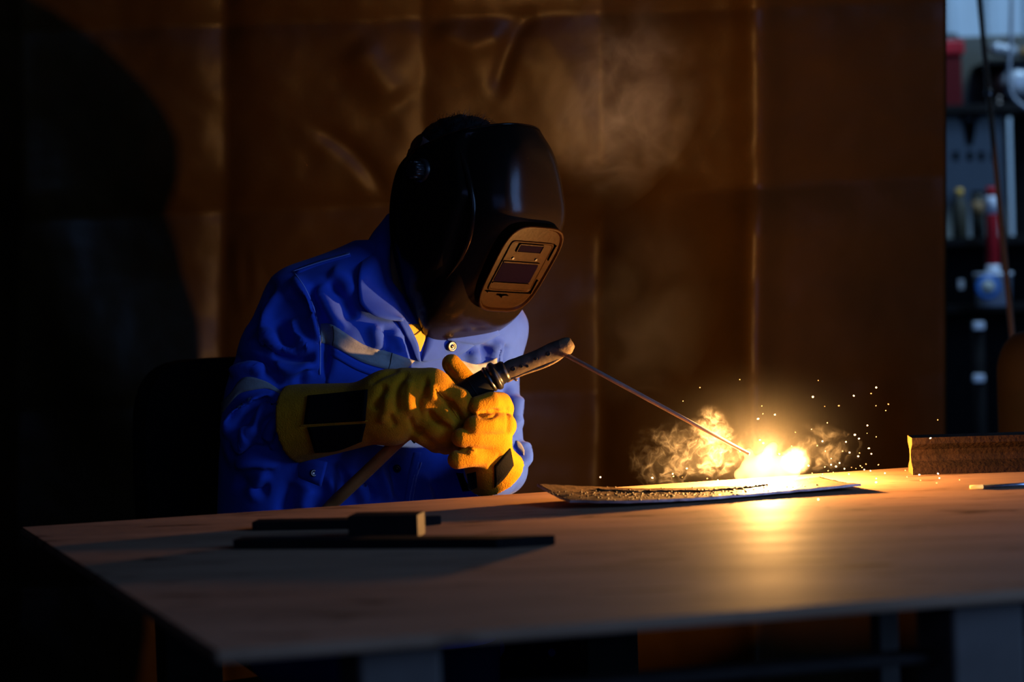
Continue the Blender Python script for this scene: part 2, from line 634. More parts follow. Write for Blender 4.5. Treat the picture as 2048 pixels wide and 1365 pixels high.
for cx, a in ((40, .02), (446, -.026), (842, -.014), (1200, -.018), (1512, .03)):
    j = 12
    h += crease([(cx - 6, -460), (cx + j * .5, 300), (cx - 4, 700), (cx + 8, 1720)], a, 34 if cx > 1500 else 42, 2.0 if cx > 1500 else 1.2)
for cy, a, sl in ((42, -.020, -.035), (412, -.022, -.05), (800, -.016, -.04), (1160, -.02, -.03)):
    h += crease([(-300, cy - sl * 1000 * -1 * -.9), (700, cy), (1300, cy + sl * 500), (1950, cy + sl * 1300)], a, 34, 1.2)
for ln, a, wd in (([(1075, 25), (1030, 70), (1005, 140), (990, 200)], -.014, 16),
                  ([(615, 275), (640, 262), (700, 300), (745, 350), (775, 400)], -.014, 18),
                  ([(610, 290), (620, 330), (600, 360)], -.005, 26),
                  ([(700, 90), (760, 160), (800, 210)], .016, 40),
                  ([(870, 50), (930, 90), (1020, 60)], .014, 30),
                  ([(1240, 430), (1330, 560), (1350, 720)], .012, 60),
                  ([(1150, 560), (1230, 600), (1330, 560)], .01, 40),
                  ([(500, 480), (510, 560), (495, 640)], .006, 14), ([(475, 470), (478, 560), (488, 660)], .005, 12),
                  ([(1560, 500), (1700, 640), (1800, 900)], .012, 60),
                  ([(30, 250), (90, 480), (200, 760), (330, 900)], .05, 90)):
    d, t = polydist(uv, spline(ln, 24))
    h += a * np.exp(-(d / wd) ** 2) * np.clip(np.minimum(t, 1 - t) / .2, 0, 1)
for i in range(len(uv)):
    p = Vector((uv[i, 0] / 260, uv[i, 1] / 260, 3.3))
    h[i] += 0.014 * mnoise.noise(p) + 0.006 * mnoise.noise(p * 2.7) + 0.003 * mnoise.noise(p * 6.3)
xs = sum(np.interp(uv[:, 0] + k_, [-260, 436, 835, 1200, 1512, 1893], [.0, .0, .0, .035, -.05, .22]) for k_ in (-36, -24, -12, 0, 12, 24, 36)) / 7
xl = sum(np.interp(uv[:, 0] + k_, [-260, 436, 835, 1195, 1506, 1545, 1893], [.0, .02, .0, .17, -.12, -.09, .22]) for k_ in (-16, -8, 0, 8, 16)) / 5
bl = np.clip((uv[:, 1] - 330) / 150, 0, 1)
bl = bl * bl * (3 - 2 * bl)
xs = xs * (1 - bl) + xl * bl
lean = -.16 * np.clip((560 - uv[:, 1]) / 560, 0, 2) ** 1.2
V = np.array([P(a, b, CURT + o_) for (a, b), o_ in zip(uv, -h * .8 + xs + lean)])
F = [(i * NY + j, i * NY + j + 1, (i + 1) * NY + j + 1, (i + 1) * NY + j) for i in range(NX - 1) for j in range(NY - 1)]
o = pydata('tarpaulin_curtain', V, F, 'curtain')
so = o.modifiers.new('thickness', 'SOLIDIFY')
so.thickness = 0.003
tag(o, 'creased brown tarpaulin hanging as a backdrop behind the welder', 'curtain')

# ------------------------------------------------------------------ table
FL, FR, NL = T(40, 1055, TZ), T(1820, 935, TZ), T(430, 1303, TZ)
NRr = T(2048, 1180, TZ)
ex = (FR - FL) / np.linalg.norm(FR - FL)
FRx = FL + ex * 2.45
en = (NRr - NL) / np.linalg.norm(NRr - NL)
NRx = NL + en * 2.2
ey = np.array([-ex[1], ex[0], 0])       # towards the far side
ez = np.array([0, 0, 1.0])
table = thing('welding_table', ((FL + FRx + NL + NRx) / 4) * np.array([1, 1, 0]), 'long rust-brown steel plate welding table with square tube legs', 'table')
bm = bmesh.new()
bm_box(bm, slab8(FL, FRx, NRx, NL, 0.012))
bmesh.ops.recalc_face_normals(bm, faces=bm.faces)
bmesh.ops.bevel(bm, geom=list(bm.edges), offset=0.003, segments=2, affect='EDGES')
from_bm('tabletop', bm, 'table', table)
zb = TZ - 0.0125


def leg_at(px, inset, half, side):
    a = NL + en * ((T(px, 1300, TZ) - NL) @ en)
    # foot of the leg under the near edge, at the pixel column px
    best = None
    for s in np.linspace(0, 2.1, 400):
        c = NL + en * s + ey * inset
        u = proj(np.array([c - [0, 0, 0.04]]))[0]
        if best is None or abs(u[0] - px) < best[0]:
            best = (abs(u[0] - px), c)
    return best[1]


for px in (778, 1941):
    c = leg_at(px, 0.06, 0.04, 1)
    obox('leg', (c[0], c[1], zb / 2), en, ey, ez, 0.040, 0.040, zb / 2, 'leg', table, 0.004)
    c2 = c + ey * 1.08
    obox('leg', (c2[0], c2[1], zb / 2), en, ey, ez, 0.040, 0.040, zb / 2, 'dark_steel', table, 0.004)  # same frame as the front legs, coloured dark as if in shade
a, b = leg_at(778, 0.06, 0, 0), leg_at(1941, 0.06, 0, 0)
mid = (a + b) / 2
L = np.linalg.norm(b - a) / 2 - 0.041
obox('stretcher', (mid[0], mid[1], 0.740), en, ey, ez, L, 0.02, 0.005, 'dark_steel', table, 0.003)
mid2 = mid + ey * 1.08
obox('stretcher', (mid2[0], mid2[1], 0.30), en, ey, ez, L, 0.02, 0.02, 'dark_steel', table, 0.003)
c = leg_at(1770, 0.30, 0, 0)
obox('brace', (c[0], c[1], zb - 0.10), en, ey, ez, 0.012, 0.012, 0.10, 'leg', table, 0.002)
obox('bracket', (c[0] + 0.05, c[1], zb - 0.215), en, ey, ez, 0.065, 0.03, 0.014, 'leg', table, 0.003)
for px, py in ((1180, 1262), (1540, 1235)):
    c = leg_at(px, 0.02, 0, 0)


# ------------------------------------------------------------------ loose steel on the table
def bar_on_table(name, px0, py0, px1, py1, wid, hgt, m, label, cat, z0=None, endm=None, bev=0.0012, slant=0.0):
    """A flat bar whose near bottom edge runs between two pixels of the table top."""
    z0 = TZ if z0 is None else z0
    a, b = T(px0, py0, z0), T(px1, py1, z0)
    u = (b - a) / np.linalg.norm(b - a)
    v = np.array([-u[1], u[0], 0])
    c = (a + b) / 2 + v * wid / 2 + ez * hgt / 2
    o = obox(name, c, u, v, ez, np.linalg.norm(b - a) / 2, wid / 2, hgt / 2, m, None, bev)
    if slant:
        for vv in o.data.vertices:
            q = np.array(vv.co)
            if (q - c) @ u > 0:
                vv.co = Vector(q + u * ((q - c) @ v) * slant)
    tag(o, label, cat)
    if endm:
        o.data.materials.append(M[endm])
        for p in o.data.polygons:
            if p.normal @ Vector(u) > 0.9:
                p.material_index = 1
    return o


bar_on_table('flat_bar', 466, 1100, 1046, 1098, 0.035, 0.0125, 'bar', 'long black flat bar lying nearest the front of the table', 'steel bar', slant=1.9)
bar_on_table('flat_bar', 504, 1063, 834, 1056.5, 0.035, 0.0125, 'bar', 'short black flat bar lying behind the longer bar on the table', 'steel bar', slant=1.6)
bar_on_table('steel_block', 697, 1079, 836, 1077, 0.045, 0.030, 'bar', 'stubby square steel block with a lit cut end between two flat bars', 'steel block', endm='bar_end')

# rail offcut, hourglass section
z0 = TZ
a = T(1826, 951, z0)
b = T(2130, 942, z0)
u = (b - a) / np.linalg.norm(b - a)
v = np.array([-u[1], u[0], 0])
pr = [(-.030, 0), (.030, 0), (.030, .010), (.012, .020), (.008, .029), (.012, .038), (.030, .048), (.030, .058), (-.030, .058), (-.030, .048), (-.012, .038), (-.008, .029), (-.012, .020), (-.030, .010)]
V, F = [], []
for L_ in (0, 0.42):
    for s_, t_ in pr:
        V.append(a + u * L_ + v * (s_ + .03) + ez * t_)
n = len(pr)
for i in range(n):
    F.append((i, (i + 1) % n, n + (i + 1) % n, n + i))
F += [tuple(range(n))[::-1], tuple(range(n, 2 * n))]
bm = bmesh.new()
vs = [bm.verts.new(tuple(q)) for q in V]
for f in F:
    bm.faces.new([vs[i] for i in f])
o = from_bm('rail_offcut', bm, 'rust')
o.data.materials.append(M['rail_end'])
for p in o.data.polygons:
    if abs(p.normal @ Vector(u)) > 0.9:
        p.material_index = 1
tag(o, 'rusty rail offcut of hourglass section with its sawn end lit', 'steel rail')

# spent electrode lying at the right
stub = thing('electrode_stub', T(2000, 975, TZ), 'spent welding electrode with a glowing tip lying near the rail', 'electrode')
a, b = T(1966, 978, TZ) + ez * .0028, T(2110, 970, TZ) + ez * .0028
tube('rod', [a, b], 0.0028, 'plate_edge', stub, 10)
a2 = T(1940, 979, TZ) + ez * .003
tube('hot_tip', [a2, a2 * .02 + a * .98, a], [0.0026, 0.0032, 0.0028], 'hot', stub, 10)['label'] = 'orange glowing tip'

# ------------------------------------------------------------------ warped work plate
plate = thing('work_plate', T(1400, 985, TZ), 'thin warped steel plate being welded on the table', 'steel plate')
NPx, NPy = 90, 26
near = spline([(1140, 1001), (1250, 1002), (1400, 996), (1560, 983), (1722, 968)], NPx + 1)
far = spline([(1074, 968), (1170, 973), (1270, 977), (1400, 975), (1500, 969), (1640, 954)], NPx + 1)
nearz = spline([(TZ + .013,), (TZ + .010,), (TZ + .0072,), (TZ + .0075,), (TZ + .010,)], NPx + 1)[:, 0]
farz = spline([(TZ + .030,), (TZ + .018,), (TZ + .011,), (TZ + .008,), (TZ + .0075,), (TZ + .008,)], NPx + 1)[:, 0]
top = np.zeros((NPx + 1, NPy + 1, 3))
for i in range(NPx + 1):
    pa, pb = T(*near[i], nearz[i]), T(*far[i], farz[i])
    for j in range(NPy + 1):
        t = j / NPy
        q = pa + (pb - pa) * t
        q[2] -= 0.002 * math.sin(math.pi * t)
        q[2] += 0.0008 * mnoise.noise(Vector(q) * 60)
        top[i, j] = q
V = np.vstack([top.reshape(-1, 3), (top - [0, 0, .0035]).reshape(-1, 3)])
k, w_ = (NPx + 1) * (NPy + 1), NPy + 1
F = []
for i in range(NPx):
    for j in range(NPy):
        q = (i * w_ + j, (i + 1) * w_ + j, (i + 1) * w_ + j + 1, i * w_ + j + 1)
        F += [q, tuple(z + k for z in q[::-1])]
nb = len(F)
rim = [(i * w_, (i + 1) * w_) for i in range(NPx)] + [(NPx * w_ + j, NPx * w_ + j + 1) for j in range(NPy)] + \
      [((i + 1) * w_ + NPy, i * w_ + NPy) for i in range(NPx - 1, -1, -1)] + [(j + 1, j) for j in range(NPy - 1, -1, -1)]
F += [(y, x_, x_ + k, y + k) for x_, y in rim]
o = pydata('plate_body', V, F, 'plate', plate)
o.data.materials.append(M['plate_edge'])
for i, p in enumerate(o.data.polygons):
    if i >= nb:
        p.material_index = 1
        p.use_smooth = False
plate_top = top


def on_plate(px, py):
    best = None
    uvp = proj(plate_top.reshape(-1, 3))
    i = np.argmin(((uvp - [px, py]) ** 2).sum(1))
    return plate_top.reshape(-1, 3)[i].copy()


bead = [on_plate(q[0], q[1]) + ez * .001 for q in spline([(1190, 981), (1290, 985), (1400, 984), (1480, 978), (1535, 971)], 60)]
tube('weld_bead', bead, [0.0006 + 0.0014 * abs(math.sin(i * 1.9)) for i in range(60)], 'plate', plate, 8)
bm = bmesh.new()
for _ in range(420):
    px = rnd.gauss(1360, 120)
    i = min(max(int((px - 1120) / 600 * NPx), 0), NPx)
    j = int(min(max(rnd.gauss(.5, .22), 0), 1) * NPy)
    q = plate_top[i, j] + np.array([rnd.uniform(-.004, .004), rnd.uniform(-.004, .004), 0])
    bmesh.ops.create_icosphere(bm, subdivisions=1, radius=rnd.uniform(.0007, .0022), matrix=Matrix.Translation(Vector(q)))
o = from_bm('spatter', bm, 'plate', plate, True)
o['kind'] = 'stuff'

# ------------------------------------------------------------------ welder
person = thing('person', P(735, 1300, D) * np.array([1, 1, 0]), 'person seated behind the table in blue coverall, leaning over a weld in yellow gauntlets', 'person')
YAW = math.radians(35)
BR = np.array([math.cos(YAW), math.sin(YAW), 0])      # towards the image right and away: the welder's left
BF = np.array([math.sin(YAW), -math.cos(YAW), 0])     # the way the chest faces
ROWS = [(1230, 705, 250, .170, .02), (1100, 715, 262, .155, .0), (1000, 728, 272, .145, .0), (900, 738, 278, .145, .0),
        (800, 750, 280, .145, -.01), (720, 768, 258, .140, -.02), (650, 786, 230, .125, -.03), (595, 786, 196, .105, -.035),
        (550, 776, 158, .085, -.045), (512, 772, 112, .065, -.05), (480, 772, 60, .045, -.05)]


def torso(fl, shrink=0.0, k=0.02):
    zs, cs, aa, bb = [], [], [], []
    for py, cx, hw, b, yo in ROWS:
        c = P(cx, py, D + yo)
        hm = hw * (D + yo) / FPX
        a = math.sqrt(max(hm ** 2 - (b * math.sin(YAW)) ** 2, 1e-4)) / math.cos(YAW)
        zs.append(c[2]); cs.append(c[:2]); aa.append(a - shrink); bb.append(b - shrink)
    zs, cs, aa, bb = map(np.array, (zs, cs, aa, bb))
    z = fl.Z
    cx, cy = np.interp(z, zs, cs[:, 0]), np.interp(z, zs, cs[:, 1])
    a, b = np.interp(z, zs, aa), np.interp(z, zs, bb)
    dx, dy = fl.X - cx, fl.Y - cy
    u, v = (dx * BR[0] + dy * BR[1]) / a, (dx * BF[0] + dy * BF[1]) / b
    d = ((np.abs(u) ** 2.4 + np.abs(v) ** 2.4) ** (1 / 2.4) - 1) * np.minimum(a, b)
    d = np.maximum(d, z - zs[-1] - 0.0)
    d = np.maximum(d, zs[0] - z)
    fl.add(d.astype(np.float32), k)


px2m = lambda px, Y: px * Y / FPX
ARM_R = [(606, 600, D - .085, 66), (562, 700, D - .12, 84), (537, 800, D - .14, 89), (530, 866, D - .15, 82)]
FORE_R = [(530, 866, D - .15, 82), (600, 858, HD + .085, 70), (665, 845, HD + .04, 56)]
ARM_L = [(978, 688, D + .02, 52), (978, 780, D + .01, 60), (988, 870, D - .02, 58), (1000, 938, D - .06, 52)]
FORE_L = [(1000, 938, D - .06, 52), (985, 950, HD + .10, 52), (972, 940, HD + .05, 46)]
HIPR, HIPL = P(600, 1185, D - .03), P(810, 1185, D + .10)
HIPR[2] = HIPL[2] = 0.56
KNEER, KNEEL = HIPR + BF * .42 + [0, 0, .02], HIPL + BF * .42 + [0, 0, .02]
FOOTR, FOOTL = KNEER * [1, 1, 0] - BF * .06 + [0, 0, .13], KNEEL * [1, 1, 0] - BF * .02 + [0, 0, .13]


def limb(fl, spec, shrink=0.0, k=0.02):
    fl.chain([P(a, b, y) for a, b, y, r in spec], [max(px2m(r, y) - shrink, .02) for a, b, y, r in spec], k)


# coverall
fl = Field((-0.62, 3.30, 0.40), (0.12, 4.16, 1.22), 0.0042)
torso(fl)
fl.ell(P(640, 590, D - .06), (BR, BF, ez), (.095, .075, .055), .05)
fl.ell(P(945, 655, D + .0), (BR, BF, ez), (.085, .075, .055), .05)
limb(fl, ARM_L, 0, .018)
limb(fl, FORE_L, 0, .015)
limb(fl, ARM_R, 0, .014)
limb(fl, FORE_R, 0, .020)
fl.chain([HIPR, KNEER], [.095, .085], .05)
fl.chain([HIPL, KNEEL], [.095, .085], .05)
nk = fl.cone(P(815, 570, D - .07), P(850, 440, D - .10), .066, .066, only=True)     # neck opening
fl.sub(nk, .012)
V, Q = fl.mesh(3)
CF_LINES = [
    # sleeve
    (9, 13, [(584, 556), (606, 580), (626, 625), (643, 685)]), (-9, 9, [(622, 566), (642, 620), (654, 680), (650, 760)]),
    (-8, 10, [(575, 585), (597, 600), (622, 630)]), (8, 14, [(563, 580), (532, 622), (528, 664), (556, 720)]),
    (-7, 12, [(548, 560), (510, 620), (492, 680)]), (-9, 12, [(508, 672), (541, 702), (588, 716), (632, 718)]),
    (8, 12, [(520, 660), (556, 690), (610, 700)]), (7, 12, [(540, 735), (590, 745), (635, 738)]),
    (-9, 10, [(458, 724), (494, 716), (528, 730), (561, 772)]), (8, 10, [(462, 748), (500, 738), (530, 748)]),
    (-6, 10, [(590, 770), (612, 750), (640, 742)]), (7, 12, [(585, 640), (600, 680), (625, 700)]),
    (-6, 10, [(560, 640), (572, 680), (600, 706)]),
    (8, 9, [(454, 880), (470, 832), (508, 804), (556, 790)]), (-8, 8, [(448, 846), (480, 815), (541, 796)]),
    (-8, 8, [(478, 880), (494, 838), (524, 818), (560, 806)]), (8, 9, [(512, 878), (517, 845), (541, 818), (580, 800)]),
    (-8, 8, [(530, 890), (534, 852), (556, 830)]), (8, 9, [(538, 896), (547, 860), (574, 832)]),
    (-8, 8, [(553, 905), (562, 870), (578, 850)]), (7, 8, [(566, 905), (572, 880), (580, 862)]),
    (-7, 12, [(455, 912), (500, 898), (566, 908)]), (8, 12, [(466, 896), (492, 880), (500, 850)]),
    (6, 10, [(470, 930), (520, 925), (560, 932)]),
    # chest
    (6, 14, [(634, 573), (662, 625), (684, 664)]), (-7, 12, [(660, 560), (690, 600), (705, 640)]),
    (5, 16, [(660, 545), (690, 560), (705, 590)]),
    (-4.5, 10, [(762, 652), (768, 690), (772, 725)]), (7, 12, [(746, 650), (752, 680), (758, 705)]),
    (4, 10, [(786, 660), (800, 690), (806, 705)]), (-3, 8, [(812, 672), (822, 700), (830, 730)]),
    (-9, 11, [(975, 690), (966, 712), (958, 735)]), (9, 9, [(999, 680), (993, 705), (988, 730)]),
    (-6, 8, [(1012, 690), (1004, 715), (1000, 740)]), (7, 12, [(940, 700), (948, 715), (945, 730)]),
    (-7, 10, [(1020, 760), (1012, 800), (1022, 850)]), (7, 10, [(1034, 790), (1030, 830), (1036, 860)]),
    # belly
    (-9, 9, [(722, 962), (739, 980), (750, 1003)]), (9, 10, [(700, 950), (720, 985), (728, 1010)]),
    (8, 9, [(752, 928), (766, 965), (780, 1003)]), (-10, 12, [(785, 920), (800, 965), (806, 1005)]),
    (-7, 8, [(672, 925), (688, 950), (700, 985)]), (8, 10, [(655, 950), (662, 980), (660, 1010)]),
    (-9, 14, [(590, 970), (575, 1000), (568, 1030)]), (7, 14, [(620, 975), (610, 1000), (605, 1025)]),
    (7, 12, [(840, 945), (850, 975), (852, 1005)]), (-6, 10, [(870, 960), (880, 985), (884, 1005)]),
    (-6, 14, [(470, 960), (500, 975), (540, 980)]), (6, 14, [(500, 1000), (520, 960), (540, 950)]),
    # far sleeve
    (-7, 7, [(1022, 880), (1034, 905), (1040, 940)]), (7, 7, [(1040, 885), (1049, 905), (1050, 935)]),
    (-6, 7, [(1010, 960), (1026, 955), (1042, 935)]),
]
V = folds(V, Q, [(a_ * 2.0, w_ * .95, l_) for a_, w_, l_ in CF_LINES])
for i in range(len(V)):
    q = Vector(V[i])
    V[i, 2] += 0.0022 * mnoise.noise(q * 14)
    V[i, 1] += 0.0030 * mnoise.noise(q * 11 + Vector((5, 2, 1)))
V = laplace(V, Q, 1, .3)
body_bvh = bvh_of(V, Q)
cov = pydata('coverall', V, Q, 'blue', person)

# legs of the coverall in cotton darkened for shade, boots
for kn, ft in ((KNEER, FOOTR), (KNEEL, FOOTL)):
    tube('trouser_leg', spline([kn + [0, 0, .02], kn - BF * .0 - [0, 0, .12], ft], 14), spline([(.088,), (.08,), (.07,)], 14)[:, 0], 'shaded_blue', person, 18)
    f2 = Field(ft + [-.24, -.24, -.14], ft + [.24, .24, .1], .008)
    f2.chain([ft + [0, 0, .04], ft + [0, 0, -.06]], [.055, .05], .02)
    f2.chain([ft + [0, 0, -.085], ft + BF * .16 + [0, 0, -.095]], [.042, .036], .03)
    f2.f = np.maximum(f2.f, .002 - f2.Z)
    v2, q2 = f2.mesh(2)
    pydata('boot', v2, q2, 'blackrub', person)

# helmet frame of reference (also places the head)
PSI, TH, RHO, HS = math.radians(43), math.radians(36), math.radians(5), 0.957
HF = np.array([math.sin(PSI) * math.cos(TH), -math.cos(PSI) * math.cos(TH), -math.sin(TH)])
HR = np.array([-math.cos(PSI), -math.sin(PSI), 0])
HU = np.array([math.sin(PSI) * math.sin(TH), -math.cos(PSI) * math.sin(TH), math.cos(TH)])
HR, HU = HR * math.cos(RHO) + HU * math.sin(RHO), HU * math.cos(RHO) - HR * math.sin(RHO)
HO = P(1040, 535, 3.60)


def hl(f, r, u):
    return HO + HS * (f * HF + r * HR + u * HU)


# body under the clothes, one continuous surface
fb = Field((-0.62, 3.30, 0.06), (0.16, 4.16, 1.42), 0.0085)
torso(fb, .022)
limb(fb, ARM_R, .028); limb(fb, FORE_R, .026); limb(fb, ARM_L, .016); limb(fb, FORE_L, .014)
fb.chain([P(665, 845, HD + .04), P(770, 825, HD)], [.028, .024], .01)
fb.chain([P(972, 940, HD + .05), P(968, 900, HD + .02)], [.024, .022], .01)
fb.chain([HIPR, KNEER, FOOTR + [0, 0, .02]], [.072, .055, .035], .03)
fb.chain([HIPL, KNEEL, FOOTL + [0, 0, .02]], [.072, .055, .035], .03)
HC = hl(-.20, 0, .03)
fb.ell(HC, (HF, HR, HU), (.092, .074, .100), .02)
fb.ell(hl(-.155, 0, -.045), (HF, HR, HU), (.055, .052, .06), .03)          # jaw
fb.chain([hl(-.108, 0, .012), hl(-.092, 0, -.022)], [.010, .013], .012)     # nose
for s in (-1, 1):
    fb.ell(hl(-.215, s * .078, .0), (HF, HR, HU), (.020, .010, .032), .008)  # ears
    fb.sub(fb.ell(hl(-.108, s * .031, .018), (HF, HR, HU), (.012, .014, .008), only=True), .008)
fb.chain([hl(-.235, 0, -.03), P(838, 520, D - .055), P(810, 590, D - .04)], [.056, .056, .066], .03)
V, Q = fb.mesh(3)
pydata('body', V, Q, 'skin', person)

# hair
fh = Field(HC - .15, HC + .15, .0045)
fh.ell(HC + HU * .004 - HF * .006, (HF, HR, HU), (.102, .082, .107), .0)
cut = ((fh.X - HC[0]) * HU[0] + (fh.Y - HC[1]) * HU[1] + (fh.Z - HC[2]) * HU[2]) * -1 + ((fh.X - HC[0]) * HF[0] + (fh.Y - HC[1]) * HF[1] + (fh.Z - HC[2]) * HF[2]) * .75 - .025
fh.f = np.maximum(fh.f, cut.astype(np.float32))
V, Q = fh.mesh(1)
N = normals(V, Q)
for i in range(len(V)):
    V[i] += N[i] * (.003 * mnoise.noise(Vector(V[i]) * 90))
hair = pydata('hair', V, Q, 'hair', person)
SV, SF = [], []
up = np.where((V - HC) @ HU + .3 * ((V - HC) @ HF) > .045)[0]
for i in rnd.sample(list(up), min(1400, len(up))):
    n = N[i] + np.array([rnd.gauss(0, .35) for _ in range(3)]) + HF * .7
    n /= np.linalg.norm(n)
    L = rnd.uniform(.008, .020)
    s = np.cross(n, HU) * .0005
    b0 = len(SV)
    mid = V[i] + n * L * .55 + N[i] * .002
    SV += [V[i] - s, V[i] + s, mid + s * .7, mid - s * .7, V[i] + n * L - N[i] * .002]
    SF += [(b0, b0 + 1, b0 + 2, b0 + 3), (b0 + 3, b0 + 2, b0 + 4)]
o = pydata('hair_strands', SV, SF, 'hair', hair)
o['kind'] = 'stuff'

# ---- reflective tape, seams, collar, pocket, snaps
tp = [('reflective_strip', [(641, 648), (667, 651), (728, 690), (784, 706), (829, 723)], [(641, 686), (667, 693), (723, 724), (775, 739), (806, 744)], 26, 5),
      ('reflective_strip', [(912, 717), (931, 724), (949, 729), (964, 727), (994, 716)], [(908, 738), (944, 752), (952, 750), (966, 742), (993, 727)], 16, 4),
      ('reflective_strip', [(442, 806), (462, 788), (480, 762), (498, 754), (530, 763), (566, 786)], [(443, 830), (460, 808), (478, 789), (500, 782), (535, 778), (564, 791)], 24, 4)]
tp.append(('reflective_strip', [(1032, 882), (1042, 889), (1049, 902)], [(1036, 897), (1043, 905), (1048, 912)], 8, 3))
for nm, a, b, n, k in tp:
    sheet(nm, body_bvh, a, b, n, k, .0008, .0012, 'tape', cov)
for pts in ([(667, 652), (668, 672), (667, 692)], [(784, 706), (781, 722), (776, 738)]):
    seam('tape_seam', body_bvh, pts, .0006, 'blackrub', cov, 8, .002)
sheet('pocket', body_bvh, [(663, 700), (720, 730), (790, 752)], [(652, 770), (700, 785), (780, 790)], 14, 8, .0006, .0014, 'blue', cov)
sheet('pocket_flap', body_bvh, [(668, 696), (722, 726), (786, 746)], [(664, 712), (716, 741), (780, 762)], 14, 3, .0024, .0016, 'blue', cov)
sheet('shoulder_yoke', body_bvh, [(590, 541), (640, 523), (700, 506)], [(594, 548), (642, 530), (702, 513)], 12, 2, .0006, .0012, 'blue', cov)
seam('armhole_seam', body_bvh, [(588, 545), (612, 580), (630, 625), (640, 680), (640, 750)], .0011, 'thread', cov, 30, .0)
seam('shoulder_seam', body_bvh, [(586, 545), (640, 527), (700, 510)], .0009, 'thread', cov, 20, .0018)
seam('placket_seam', body_bvh, [(836, 925), (826, 960), (818, 1003)], .0009, 'thread', cov, 16, .0015)
seam('placket_seam', body_bvh, [(842, 925), (832, 960), (824, 1003)], .0009, 'thread', cov, 16, .0015)
sheet('placket', body_bvh, [(828, 905), (816, 955), (808, 1010)], [(842, 905), (833, 955), (826, 1010)], 12, 3, .0006, .0016, 'blue', cov)
sheet('undershirt', body_bvh, [(803, 650), (816, 674), (836, 704)], [(856, 648), (853, 668), (840, 703)], 10, 6, .0004, .0015, 'shirt', person)
seam('undershirt_hem', body_bvh, [(812, 668), (828, 672), (848, 656)], .0022, 'shirt', person, 12, .002)
sheet('lapel', body_bvh, [(792, 640), (805, 662), (821, 690), (834, 722)], [(804, 636), (822, 664), (834, 690), (839, 724)], 14, 3, .004, .0022, 'blue', cov)
sheet('lapel', body_bvh, [(856, 655), (850, 690), (842, 722)], [(946, 690), (920, 708), (846, 724)], 12, 6, .003, .0022, 'blue', cov)
sheet('collar_flap', body_bvh, [(885, 648), (930, 660), (985, 648)], [(890, 680), (950, 686), (993, 668)], 12, 4, .007, .0025, 'blue', cov)


def band3d(name, A, Bm, n, k, m, parent, thick=.0025, bulge=0.0):
    a, b = spline(A, n + 1), spline(Bm, n + 1)
    V = []
    for i in range(n + 1):
        for j in range(k + 1):
            t = j / k
            q = a[i] + (b[i] - a[i]) * t
            q = q + np.array([-.3, -1, .3]) * bulge * math.sin(math.pi * t)
            V.append(q)
    F = [(i * (k + 1) + j, (i + 1) * (k + 1) + j, (i + 1) * (k + 1) + j + 1, i * (k + 1) + j + 1) for i in range(n) for j in range(k)]
    o = pydata(name, V, F, m, parent)
    s = o.modifiers.new('thickness', 'SOLIDIFY')
    s.thickness = thick
    s.offset = 0
    return o


def ccast(px, py, lift, Ymax):
    q, n = cast(body_bvh, px, py, Ymax)
    if q[1] > Ymax + .03:
        q = P(px, py, Ymax)
        return q
    return q + n * lift


outer = [P(772, 436, D - .03), P(746, 468, D - .06), P(729, 500, D - .085)] + [ccast(a, b, .010, D - .12) for a, b in ((715, 548), (714, 590), (722, 616), (745, 636), (772, 644), (802, 645))]
inner = [P(790, 428, D - .045), P(787, 455, D - .085), P(781, 490, D - .115), P(780, 530, D - .125), P(785, 565, D - .135), P(791, 592, D - .145), P(797, 612, D - .155), P(803, 628, D - .16), P(808, 640, D - .165)]
band3d('collar', outer, inner, 40, 8, 'blue', cov, .003, .008)
# far side of the collar behind the neck
band3d('collar', [P(790, 428, D - .045), P(800, 440, D + .0), P(825, 470, D + .03), P(850, 520, D + .04)],
       [P(778, 500, D - .03), P(800, 510, D + .02), P(830, 530, D + .05), P(860, 560, D + .06)], 16, 3, 'blue', cov, .003)


def snap(px, py, r, lift=.002, pos=None, nn=None):
    q, n = cast(body_bvh, px, py) if pos is None else (pos, nn)
    o = lathe('snap_button', q + n * lift, n, [(-.002, r), (.0012, r), (.0022, r * .8), (.0014, r * .62), (.0010, r * .35), (.0022, r * .28), (.0024, r * .05)], 'snap', cov, 18)
    return o


snap(898, 692, .0085, .009)
snap(795, 937, .0065)
cuff_n = -np.array(ray(625, 945)) / np.linalg.norm(ray(625, 945))
cuff = band3d('sleeve_cuff', [P(576, 900, HD + .075), P(600, 914, HD + .05), P(630, 920, HD + .035), P(655, 925, HD + .03)],
              [P(588, 944, HD + .075), P(602, 957, HD + .05), P(622, 966, HD + .035), P(642, 974, HD + .03)], 12, 4, 'blue', cov, .003)
cp_ = P(627, 947, HD + .034)
o = lathe('snap_button', cp_ + cuff_n * .002, cuff_n + np.array([.5, 0, 0]), [(-.002, .0058), (.0014, .0058), (.0024, .004), (.001, .003), (.001, .001)], 'snap', cuff, 18)
o['label'] = 'brass snap on the open cuff'

